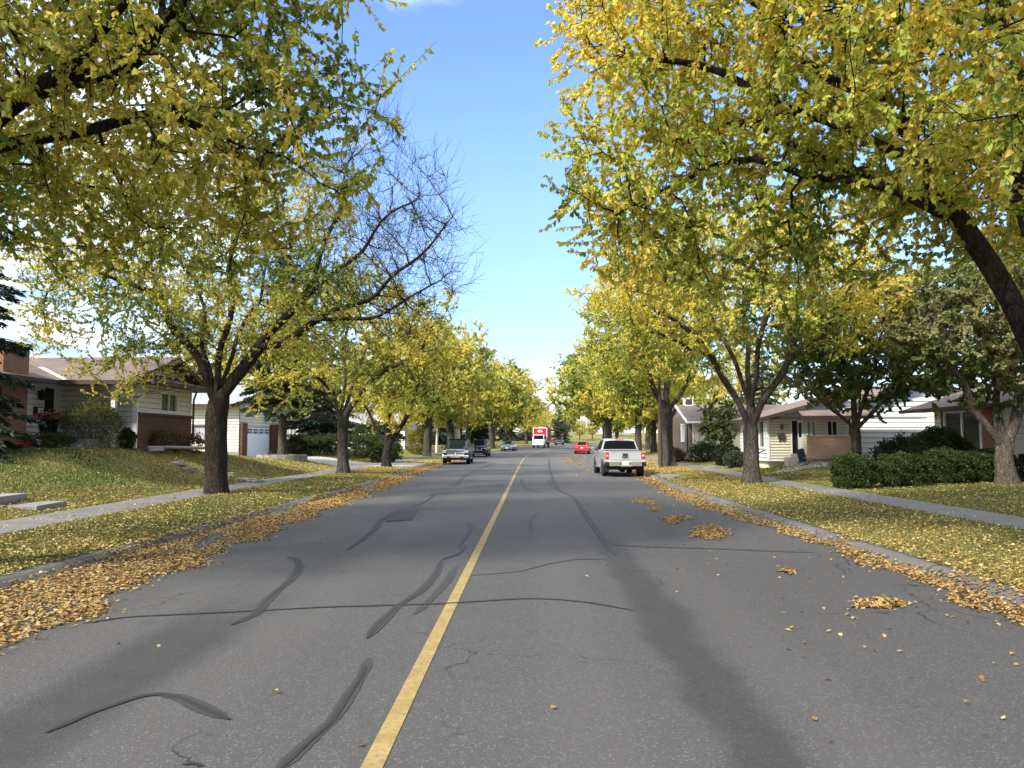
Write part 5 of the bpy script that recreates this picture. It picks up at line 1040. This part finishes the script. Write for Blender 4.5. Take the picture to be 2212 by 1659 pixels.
# lamp posts
o = thing('lamp_post', GP(7.72, 46.4), 0, 'brown steel lamp post against the stout pale barked tree', 'lamp post', 'brown street lamp posts')
b = MB(); b.tube([(0, 0, -.1), (0, 0, .5), (0, 0, 8.6)], [.14, .13, .075], 12); b.build('pole', M['dark_metal'], o, smooth=40); b = MB(); b.tube([(0, 0, 8.5), (-.8, 0, 8.9), (-2.0, 0, 9.0)], .04, 8); b.build('arm', M['dark_metal'], o); b = MB(); b.box(-2.6, -1.95, -.13, .13, 8.9, 9.06); b.build('lamp_head', M['dark_metal'], o, bevel=.03)
o2 = copy_tree(o, GP(-7.2, 85), math.pi, 1.0, 'dark lamp post rising between the two parked dark vehicles on the left'); b = MB(); b.box(.10, .16, -.3, .3, 1.7, 2.6); b.build('sign_panel', M['steel'], o2)
# ------------------------------------------------------------------ vehicles: local +y is forward
def sec_at(st, y):
    ys = [a for a, _ in st]
    for i in range(len(st)-1):
        if ys[i] <= y <= ys[i+1] and ys[i+1] > ys[i]:
            f = (y-ys[i])/(ys[i+1]-ys[i]); return [Vector((a[0]+(b[0]-a[0])*f, y, a[1]+(b[1]-a[1])*f)) for a, b in zip(st[i][1], st[i+1][1])]
    return [Vector((a[0], y, a[1])) for a in (st[0][1] if y < ys[0] else st[-1][1])]
def body(st, mat, par, name='body'):
    V = []; n = len(st[0][1])
    for y, sct in st: V += [(x, y, z) for x, z in sct] + [(-x, y, z) for x, z in sct[::-1]]
    m = 2*n; F = [(i*m+k, i*m+(k+1) % m, (i+1)*m+(k+1) % m, (i+1)*m+k) for i in range(len(st)-1) for k in range(m)] + [tuple(range(m))[::-1], tuple((len(st)-1)*m+k for k in range(m))]
    b = MB(); b.add(V, F); return b.build(name, mat, par, smooth=28)
def side_pane(b, st, y0, y1, y2, y3, lo=.10, hi=.90, off=.012):
    """glass on both flanks: bottom y0..y1, top y2..y3, between belt (point 3) and roof edge (point 4)"""
    for sg in (1, -1):
        def q(y, f): s = sec_at(st, y); v = s[3].lerp(s[4], f); return Vector((sg*(v.x+off), v.y, v.z+.003))
        b.quad(q(y0, lo), q(y1, lo), q(y3, hi), q(y2, hi))
def screen(b, st, ya, yb, fa=.06, fb=.94, wi=.93, off=.014):
    """front or rear glass between two stations (across the roof edge points)"""
    A, B = sec_at(st, ya), sec_at(st, yb); pa, pb = A[4], B[4]; za, zb = A[5], B[5]
    lo = pa.lerp(pb, fa); hi = pa.lerp(pb, fb); n = Vector((0, (pb.z-pa.z), -(pb.y-pa.y))); n = n.normalized()*(off if n.z > 0 else -off)
    lo2 = za.lerp(zb, fa); hi2 = za.lerp(zb, fb)
    L = [Vector((-lo.x*wi, lo.y, lo.z)), Vector((-lo2.x*.6, lo2.y, lo2.z)), Vector((lo2.x*.6, lo2.y, lo2.z)), Vector((lo.x*wi, lo.y, lo.z))]
    U = [Vector((-hi.x*wi, hi.y, hi.z)), Vector((-hi2.x*.6, hi2.y, hi2.z)), Vector((hi2.x*.6, hi2.y, hi2.z)), Vector((hi.x*wi, hi.y, hi.z))]
    for i in range(3): b.quad(L[i]+n, L[i+1]+n, U[i+1]+n, U[i]+n)
def wheels(par, ys, x, r, wd=.24, arch=1.16, spokes=6, st=None):
    for y in ys:
        for sg in (1, -1):
            b = MB(); b.lathe([(r*.66, -wd/2), (r*.93, -wd/2), (r, -wd/2+.04), (r, wd/2-.04), (r*.93, wd/2), (r*.66, wd/2)], n=28, axis='X'); o = b.build('wheel', M['rubber'], par, smooth=40); o.location = (sg*(x-wd/2+.015), y, r)
            b = MB(); b.lathe([(r*.67, wd/2-.05), (r*.64, wd/2-.01), (r*.56, wd/2-.05)], n=24, axis='X'); b.lathe([(r*.15, wd/2-.08), (r*.15, wd/2-.01), (r*.1, wd/2)], n=12, axis='X')
            for k in range(spokes):
                a = k*2*math.pi/spokes; M_ = Matrix.Rotation(a, 3, 'X'); vs = [M_ @ Vector((xx, yy, zz)) for zz in (r*.1, r*.6) for yy in (-.035, .035) for xx in (wd/2-.06, wd/2-.02)]
                b.add(vs, [(0, 2, 3, 1), (4, 5, 7, 6), (0, 1, 5, 4), (2, 6, 7, 3), (0, 4, 6, 2), (1, 3, 7, 5)])
            rm = b.build('rim', M['rim'], o, smooth=40); rm.rotation_euler = (0, 0, 0 if sg > 0 else math.pi)
            b = MB(); b.lathe([(r*arch, -.10), (r*arch, .006)], n=28, axis='X'); ob = b.build('wheel_arch', M['black'], par); ob.location = (sg*x, y, r+.02); ob.rotation_euler = (0, 0, 0 if sg > 0 else math.pi)
def mirror(par, x, y, z, mat, d=(.2, .1, .16)):
    for sg in (1, -1):
        b = MB(); b.cbox((sg*(x+.03), y, z-.04), (.14, .05, .05)); b.mi = 1; b.cbox((sg*(x+.08+d[0]/2), y, z), d); b.build('mirror', [M['black'], mat], par, bevel=.02)
def part(par, name, mat, *boxes, bevel=.008, label=None):
    b = MB()
    for q in boxes: b.box(*q)
    return b.build(name, mat, par, bevel=bevel, label=label)
def letters(par, txt, size, loc, rot, mat, name, ext=.012):
    c = bpy.data.curves.new(name, 'FONT'); c.body = txt; c.size = size; c.extrude = ext; c.align_x = 'CENTER'; c.align_y = 'CENTER'; c.offset = .004
    o = bpy.data.objects.new(name, c); link(o); bpy.context.view_layer.update(); me = bpy.data.meshes.new_from_object(o.evaluated_get(bpy.context.evaluated_depsgraph_get())); bpy.data.objects.remove(o); me.materials.clear(); me.materials.append(mat); o = bpy.data.objects.new(name, me); link(o, par); o.location = loc; o.rotation_euler = rot; return o
def road_place(x, y, extra=0.0, flip=False):
    s, t = st_of(x, y); return Vector((x, y, float(zr(s, t)))), -head(s) + (math.pi if flip else 0) + extra
def pick_sections(W=1.0, roof=1.88, belt=1.24, hood=1.22, L=5.8, cab0=-.95, cab1=.75):
    h = L/2; A = lambda zb, top, wt, zm=.78: [(W*.80, zb), (W*.96, zb+.05), (W, zm), (W*.985, belt), (wt, top-.035), (wt-.14, top)]
    return [(-h, [(W*.80, .60), (W*.95, .65), (W*.985, .80), (W*.97, belt), (W*.93, belt+.02), (W*.8, belt+.03)]), (-h+.1, [(W*.80, .56), (W*.96, .62), (W, .80), (W*.985, belt), (W*.95, belt+.03), (W*.84, belt+.035)]), (cab0-.02, [(W*.80, .42), (W*.96, .48), (W, .78), (W*.985, belt), (W*.95, belt+.03), (W*.84, belt+.035)]),
        (cab0+.16, A(.40, roof-.05, W*.78)), (cab0+.5, A(.40, roof, W*.79)), (cab1-.25, A(.40, roof, W*.79)), (cab1, A(.40, roof-.05, W*.775)),
        (cab1+.85, [(W*.80, .42), (W*.96, .48), (W, .78), (W*.975, belt-.02), (W*.88, hood+.04), (W*.70, hood+.07)]), (h-.35, [(W*.80, .45), (W*.95, .50), (W*.985, .78), (W*.95, hood-.10), (W*.84, hood-.02), (W*.62, hood+.01)]), (h-.06, [(W*.76, .48), (W*.90, .52), (W*.94, .76), (W*.90, hood-.16), (W*.80, hood-.09), (W*.6, hood-.06)]), (h, [(W*.72, .52), (W*.86, .56), (W*.90, .76), (W*.86, hood-.22), (W*.78, hood-.15), (W*.6, hood-.12)])]
def pickup(loc, rz, paint, label, name='pickup_truck'):
    o = thing(name, loc, rz, label, 'pickup truck', 'parked vehicles'); st = pick_sections(); body(st, M[paint], o)
    b = MB(); side_pane(b, st, -.72, .08, -.60, .05); side_pane(b, st, .14, 1.25, .11, .62); b.build('side_window', M['car_glass'], o)
    b = MB(); screen(b, st, -.96, -.80); b.build('rear_window', M['car_glass'], o); b = MB(); screen(b, st, 1.58, .77); b.build('windscreen', M['car_glass'], o)
    part(o, 'underbody', M['black'], (-.75, .75, -2.5, 2.5, .34, .56)); part(o, 'step_bar', M['steel'], (.93, 1.04, -.75, 1.25, .38, .46), (-1.04, -.93, -.75, 1.25, .38, .46)); wheels(o, (-1.78, 1.86), 1.0, .40, .27); return o, st
# silver pickup, seen from behind
p, rz = road_place(4.48, 40.4, .02); gm, st = pickup(p, rz, 'paint_silver', 'silver pickup truck parked on the right, tailgate towards us')
h = 2.9
part(gm, 'bed_cover', M['black'], (-.93, .93, -h+.06, -1.0, 1.262, 1.30), bevel=.012)
tg = part(gm, 'tailgate', M['paint_silver'], (-.78, .78, -h-.025, -h+.02, .82, 1.265), (-.78, .78, -h-.04, -h-.02, .86, .90), (-.79, .79, -h-.05, -h+.03, 1.235, 1.275), bevel=.012)
part(tg, 'handle', M['black'], (-.13, .13, -h-.045, -h-.02, 1.03, 1.145)); letters(tg, 'GMC', .145, (0, -h-.034, .955), (R(90), 0, 0), M['black'], 'badge')
for sg in (1, -1):
    a, c = sorted((sg*.795, sg*.965)); tl = part(gm, 'tail_light', M['red_lens'], (a, c, -h-.03, -h+.09, .86, 1.21), bevel=.02); a, c = sorted((sg*.83, sg*.92)); part(tl, 'lens', M['clear_lens'], (a, c, -h-.036, -h-.028, 1.0, 1.08))
bp = part(gm, 'bumper', M['chrome'], (-.80, -.24, -h-.17, -h+.05, .53, .76), (.24, .80, -h-.17, -h+.05, .53, .76), (-.24, .24, -h-.12, -h+.05, .53, .74), (-.24, .24, -h-.17, -h+.05, .50, .57), bevel=.02)
part(bp, 'corner_step', M['black'], (-1.0, -.80, -h-.14, -h+.2, .52, .72), (.80, 1.0, -h-.14, -h+.2, .52, .72), bevel=.02); part(bp, 'corner_cap', M['chrome'], (-1.0, -.80, -h-.145, -h+.2, .722, .765), (.80, 1.0, -h-.145, -h+.2, .722, .765))
part(bp, 'licence_plate', M['plate'], (-.155, .155, -h-.14, -h-.12, .585, .74)); part(gm, 'brake_light', M['pink_lens'], (-.2, .2, -.82, -.74, 1.80, 1.85)); mirror(gm, 1.0, .92, 1.30, M['steel'], (.18, .12, .21))
part(gm, 'mud_flap', M['black'], (.72, 1.0, -2.3, -2.27, .22, .62), (-1.0, -.72, -2.3, -2.27, .22, .62)); b = MB(); b.lathe([(.12, -.12), (.2, -.06), (.2, .06), (.12, .12)], (0, -1.78, .40), 14, 'Y'); b.tube([(-.7, -1.78, .40), (.7, -1.78, .40)], .06, 8); b.tube([(.55, -h+.1, .40), (.55, -1.6, .42)], .035, 8); b.build('rear_axle', M['black'], gm, smooth=40)
# black pickup with chrome grille, facing us
p, rz = road_place(-5.72, 59.6, .02, True); rm, st = pickup(p, rz, 'paint_black', 'black pickup with big chrome grille parked facing us on the left')
bk = MB(); bk.slab([(-.62, h-.02, .72), (.62, h-.02, .72), (.74, h-.02, 1.0), (.70, h-.05, 1.10), (-.70, h-.05, 1.10), (-.74, h-.02, 1.0)], (0, .07, 0)); gr = bk.build('grille', M['chrome'], rm, bevel=.015)
part(gr, 'grille_mesh', M['dark_metal'], (-.60, -.06, h+.045, h+.06, .76, .87), (.06, .60, h+.045, h+.06, .76, .87), (-.62, -.06, h+.035, h+.055, .91, 1.03), (.06, .62, h+.035, h+.055, .91, 1.03)); part(gr, 'emblem', M['black'], (-.05, .05, h+.055, h+.07, .98, 1.07))
b = MB()
for k in range(16): b.box(-.58+k*.074, -.565+k*.074, h+.058, h+.066, .77, 1.02)
b.build('grille_bar', M['chrome'], gr)
for sg in (1, -1):
    a, c = sorted((sg*.70, sg*.95)); part(rm, 'headlight', M['clear_lens'], (a, c, h-.14, h+.02, .83, 1.04), bevel=.03)
bp = part(rm, 'bumper', M['chrome'], (-.98, .98, h-.1, h+.14, .46, .70), bevel=.05); part(bp, 'fog_slot', M['black'], (-.62, -.34, h+.135, h+.15, .50, .58), (.34, .62, h+.135, h+.15, .50, .58)); part(bp, 'licence_plate', M['plate'], (-.16, .16, h+.135, h+.152, .55, .68)); part(rm, 'air_dam', M['black'], (-.9, .9, h-.1, h+.08, .33, .46))
mirror(rm, 1.02, 1.0, 1.34, M['dark_metal'], (.18, .12, .30)); part(rm, 'roof_visor', M['paint_black'], (-.7, .7, .42, .74, 1.86, 1.9)); part(rm, 'hood_scoop', M['paint_black'], (-.45, .45, 1.7, 2.5, 1.24, 1.28), bevel=.03)
# closed cars and sport utility vehicles
def car(loc, rz, paint, label, W, Hh, L, belt, hood, trunk, ya, yb, yc, yd, cat='car', name='parked_car', suv=False):
    """ya rear glass foot, yb roof rear, yc roof front, yd windscreen foot"""
    h = L/2; o = thing(name, loc, rz, label, cat, 'parked vehicles'); zb = .28 if suv else .2; tw = W*.76
    A = lambda top, wt: [(W*.80, zb), (W*.96, zb+.06), (W, belt-.32), (W*.96, belt), (wt, top-.04), (wt-.14, top)]
    B = lambda top, k=1.: [(W*.76*k, zb+.05), (W*.93*k, zb+.12), (W*.97*k, belt-.32), (W*.93*k, top-.10), (W*.84*k, top-.02), (W*.6*k, top)]
    st = [(-h, B(trunk-.10, .92)), (-h+.16, B(trunk)), (ya, A(trunk+.02 if not suv else belt+.06, W*.86)), (yb, A(Hh-.02, tw)), ((yb+yc)/2, A(Hh, tw)), (yc, A(Hh-.03, tw)), (yd, A(hood+.05, W*.86)), (h-.45, B(hood-.04)), (h-.10, B(hood-.16, .95)), (h, B(hood-.24, .86))]
    body(st, M[paint], o); b = MB(); m = (yb+yc)/2
    side_pane(b, st, ya+(.25 if not suv else .12), m-.03, yb+.08, m-.03); side_pane(b, st, m+.04, yd-.22, m+.04, yc-.06); b.build('side_window', M['car_glass'], o)
    b = MB(); screen(b, st, ya, yb); b.build('rear_window', M['car_glass'], o); b = MB(); screen(b, st, yd, yc); b.build('windscreen', M['car_glass'], o)
    part(o, 'underbody', M['black'], (-W*.8, W*.8, -h+.25, h-.25, zb-.04, zb+.15)); r = .37 if suv else .32; wheels(o, (-h+.95, h-.92), W*.985, r, .22); mirror(o, W*.95, yd-.35, belt+.06, M[paint], (.16, .1, .13)); return o, h
p, rz = road_place(-5.45, 80.4, 0, True); pf, h = car(p, rz, 'paint_teal', 'dark green grey sport utility vehicle parked behind the black pickup', .94, 1.78, 4.9, 1.12, 1.12, 1.2, -2.3, -1.95, .55, 1.4, 'suv', 'sport_utility_vehicle', True)
g1 = part(pf, 'grille', M['black'], (-.42, .42, h-.14, h+.02, .70, .90)); part(g1, 'emblem', M['chrome'], (-.13, -.02, h+.015, h+.03, .77, .83), (.02, .13, h+.015, h+.03, .77, .83)); part(g1, 'chrome_strip', M['chrome'], (-.46, -.36, h-.1, h+.03, .68, .92), (.36, .46, h-.1, h+.03, .68, .92), (-.36, .36, h-.1, h+.03, .66, .70))
for sg in (1, -1):
    a, c = sorted((sg*.50, sg*.84)); part(pf, 'headlight', M['clear_lens'], (a, c, h-.30, h-.02, .76, .92), bevel=.03)
part(pf, 'bumper', M['paint_teal'], (-.84, .84, h-.25, h+.06, .42, .64), bevel=.04); part(pf, 'skid_plate', M['steel'], (-.5, .5, h-.2, h+.05, .30, .40)); part(pf, 'roof_rack', M['steel'], (.62, .66, -1.8, .3, 1.78, 1.82), (-.66, -.62, -1.8, .3, 1.78, 1.82))
p, rz = road_place(-3.2, 106.5, .03, True); sd, h = car(p, rz, 'paint_bluegrey', 'blue grey sedan parked facing us halfway down the left side', .88, 1.42, 4.6, .92, .92, .98, -1.75, -1.0, .35, 1.25)
part(sd, 'grille', M['black'], (-.36, -.05, h-.1, h+.02, .55, .66), (.05, .36, h-.1, h+.02, .55, .66), bevel=.04)
for sg in (1, -1):
    a, c = sorted((sg*.45, sg*.78)); part(sd, 'headlight', M['clear_lens'], (a, c, h-.30, h-.03, .58, .72), bevel=.04)
bp = part(sd, 'bumper', M['paint_bluegrey'], (-.74, .74, h-.2, h+.05, .30, .52), bevel=.05); part(bp, 'air_slot', M['black'], (-.45, .45, h+.045, h+.058, .30, .37)); part(bp, 'licence_plate', M['plate'], (-.15, .15, h+.045, h+.06, .40, .50))
p, rz = road_place(6.1, 93.0, -.02); rc, h = car(p, rz, 'paint_red', 'red car parked on the right beyond the silver pickup', .90, 1.45, 4.5, .95, .93, 1.02, -1.75, -1.05, .35, 1.25)
for sg in (1, -1):
    a, c = sorted((sg*.42, sg*.80)); part(rc, 'tail_light', M['pink_lens'], (a, c, -h-.01, -h+.14, .70, .83), bevel=.03)
part(rc, 'licence_plate', M['plate'], (-.17, .17, -h-.03, -h+.05, .66, .78)); part(rc, 'bumper', M['paint_red'], (-.80, .80, -h-.07, -h+.2, .30, .56), bevel=.05); part(rc, 'exhaust', M['steel'], (.45, .55, -h-.05, -h+.1, .24, .29))
p, rz = road_place(6.0, 168.0, .05, True); sv, h = car(p, rz, 'paint_navy', 'small navy car parked behind the red box truck', .90, 1.62, 4.5, 1.05, 1.05, 1.1, -2.05, -1.7, .45, 1.25, 'car', 'parked_car', True)
part(sv, 'grille', M['chrome'], (-.3, .3, h-.12, h+.02, .68, .78))
for sg in (1, -1):
    a, c = sorted((sg*.45, sg*.80)); part(sv, 'headlight', M['clear_lens'], (a, c, h-.28, h-.02, .70, .84), bevel=.03)
part(sv, 'bumper', M['steel'], (-.78, .78, h-.2, h+.04, .42, .56), bevel=.04)
# red box truck facing us
p, rz = road_place(1.55, 131.5, -.02, True); bt = thing('box_truck', p, rz, 'white cabbed delivery truck with tall red box facing us', 'truck', 'parked vehicles')
bx = part(bt, 'cargo_box', M['truck_red'], (-1.18, 1.18, -3.6, .95, 1.05, 3.35), bevel=.02)
part(bx, 'corner_trim', M['white_trim'], (-1.22, -1.12, .90, .99, 1.05, 3.39), (1.12, 1.22, .90, .99, 1.05, 3.39), (-1.12, 1.12, .90, .99, 3.29, 3.39), (-1.21, -1.17, -3.6, .90, 3.31, 3.385), (1.17, 1.21, -3.6, .90, 3.31, 3.385), (-1.21, -1.17, -3.6, .90, 1.03, 1.10), (1.17, 1.21, -3.6, .90, 1.03, 1.10))
b = MB(); b.lathe([(.42, .955), (.42, .965)], n=28, axis='Y'); e = b.build('emblem', M['white_trim'], bx); e.scale = (1, 1, .46); e.location = (0, 0, 2.78); b = MB(); b.lathe([(.31, .966), (.31, .972)], n=28, axis='Y'); b.build('emblem_ring', M['truck_red'], e); b = MB(); b.slab([(-.22, .974, -.10), (.24, .974, .02), (.22, .974, .14), (-.24, .974, .04)], (0, .006, 0)); b.build('emblem_stroke', M['white_trim'], e)
for sg in (1, -1):
    b = MB(); b.lathe([(.16, 1.185), (.16, 1.192)], n=18, axis='X'); q = b.build('side_emblem', M['pink_lens'], bx); q.location = (0, -.3, 1.75); q.rotation_euler = (0, 0, 0 if sg > 0 else math.pi)
    if sg < 0: q.location = (0, -.3, 1.75)
cs = lambda y, top, w=1.0, zb=.48: (y, [(.86*w, zb), (1.0*w, zb+.06), (1.02*w, 1.0), (1.0*w, 1.45), (.92*w, top-.05), (.75*w, top)])
st = [cs(1.0, 2.2), cs(1.9, 2.22), cs(2.35, 2.15), cs(2.75, 1.42), cs(2.85, 1.1, .98)]; body(st, M['paint_white'], bt, 'cab'); b = MB(); side_pane(b, st, 1.35, 2.45, 1.35, 2.25, .06, .92); b.build('side_window', M['car_glass'], bt)
b = MB(); b.add([(-.86, 2.745, 1.40), (.86, 2.745, 1.40), (.80, 2.40, 2.08), (-.80, 2.40, 2.08)], [(0, 1, 2, 3)]); b.v = [(x, y+.03, z+.015) for x, y, z in b.v]; b.build('windscreen', M['car_glass'], bt)
part(bt, 'grille', M['steel'], (-.5, .5, 2.82, 2.87, .95, 1.05), (-.35, .35, 2.82, 2.87, .82, .88)); part(bt, 'bumper', M['paint_white'], (-1.0, 1.0, 2.7, 2.93, .42, .66), bevel=.04); part(bt, 'headlight', M['clear_lens'], (.66, .92, 2.8, 2.89, .78, .94), (-.92, -.66, 2.8, 2.89, .78, .94))
part(bt, 'chassis', M['black'], (-.8, .8, -3.5, 2.5, .5, .8), (-1.1, 1.1, -3.5, .9, .8, 1.05)); wheels(bt, (-2.2, 2.0), 1.02, .40, .26, 1.05); mirror(bt, 1.03, 2.45, 1.75, M['black'], (.14, .08, .36))
# ------------------------------------------------------------------ sky, sun, exposure
SUN_AZ = R(222); SUN_EL = R(38)                      # clockwise from +y: behind us and to the left
w = bpy.data.worlds.new('World'); scene.world = w; w.use_nodes = True; nt = w.node_tree; nt.nodes.clear()
def wn(k, **kw):
    o = nt.nodes.new(k)
    for a, v in kw.items(): setattr(o, a, v)
    return o
sky = wn('ShaderNodeTexSky', sky_type='NISHITA'); sky.sun_disc = False; sky.sun_elevation = SUN_EL; sky.sun_rotation = SUN_AZ
sky.altitude = 1000; sky.air_density = 1.0; sky.dust_density = .35; sky.ozone_density = 3.0
tc = wn('ShaderNodeTexCoord'); sp = wn('ShaderNodeSeparateXYZ'); nt.links.new(tc.outputs['Generated'], sp.inputs[0])
def wm(op, a, b=0., clamp=False):
    o = wn('ShaderNodeMath', operation=op, use_clamp=clamp)
    for s, v in zip(o.inputs, (a, b)):
        if isinstance(v, bpy.types.NodeSocket): nt.links.new(v, s)
        else: s.default_value = v
    return o.outputs[0]
zc = wm('ADD', wm('MAXIMUM', sp.outputs[2], 0), .12); cv = wn('ShaderNodeCombineXYZ'); nt.links.new(wm('DIVIDE', sp.outputs[0], zc), cv.inputs[0]); nt.links.new(wm('DIVIDE', sp.outputs[1], zc), cv.inputs[1])
no = wn('ShaderNodeTexNoise'); no.inputs['Scale'].default_value = 1.5; no.inputs['Detail'].default_value = 8; no.inputs['Roughness'].default_value = .58; nt.links.new(cv.outputs[0], no.inputs['Vector'])
# banks of cloud to the west (left) and overhead
west = wm('ADD', wm('MULTIPLY', sp.outputs[0], -.62), wm('MULTIPLY', wm('MAXIMUM', wm('SUBTRACT', sp.outputs[2], .475), 0), 4.0))
cl = wn('ShaderNodeMapRange', interpolation_type='SMOOTHSTEP'); nt.links.new(wm('ADD', no.outputs[0], wm('MULTIPLY', west, .8)), cl.inputs[0]); cl.inputs[1].default_value = .62; cl.inputs[2].default_value = .92
mx = wn('ShaderNodeMix', data_type='RGBA'); nt.links.new(wm('MULTIPLY', cl.outputs[0], .85), mx.inputs[0]); hs = wn('ShaderNodeHueSaturation'); hs.inputs['Saturation'].default_value = 1.08; nt.links.new(sky.outputs[0], hs.inputs['Color']); lo = wn('ShaderNodeMapRange', interpolation_type='SMOOTHSTEP'); nt.links.new(sp.outputs[2], lo.inputs[0]); lo.inputs[1].default_value = -.02; lo.inputs[2].default_value = .38; lo.inputs[3].default_value = .48; lo.inputs[4].default_value = .88; tn = wn('ShaderNodeVectorMath', operation='MULTIPLY'); nt.links.new(hs.outputs[0], tn.inputs[0]); tn.inputs[1].default_value = (1.06, .97, 1.0); hm = wn('ShaderNodeVectorMath', operation='SCALE'); nt.links.new(tn.outputs[0], hm.inputs[0]); nt.links.new(lo.outputs[0], hm.inputs['Scale']); nt.links.new(hm.outputs[0], mx.inputs[6]); mx.inputs[7].default_value = (5.2, 5.5, 5.9, 1)
bg = wn('ShaderNodeBackground'); bg.inputs[1].default_value = .15; nt.links.new(mx.outputs[2], bg.inputs[0]); out = wn('ShaderNodeOutputWorld'); nt.links.new(bg.outputs[0], out.inputs[0])
sl = bpy.data.lights.new('sun', 'SUN'); so = bpy.data.objects.new('sun', sl); link(so); sl.energy = 2.9; sl.angle = R(6); sl.color = (1, .93, .82)
dv = Vector((math.sin(SUN_AZ)*math.cos(SUN_EL), math.cos(SUN_AZ)*math.cos(SUN_EL), math.sin(SUN_EL))); so.rotation_euler = dv.to_track_quat('Z', 'Y').to_euler(); so.location = dv*60
vs = scene.view_settings; scene.display_settings.display_device = 'sRGB'; vs.view_transform = 'Standard'; vs.look = 'None'; vs.exposure = 1.52; vs.gamma = 1; vs.use_curve_mapping = False
scene.render.engine = 'CYCLES'; cy = scene.cycles; cy.max_bounces = 6; cy.diffuse_bounces = 3; cy.glossy_bounces = 3; cy.transmission_bounces = 4; cy.transparent_max_bounces = 4; cy.use_denoising = True; cy.use_adaptive_sampling = True; cy.adaptive_threshold = .02
try: cy.denoiser = 'OPENIMAGEDENOISE'
except Exception: pass
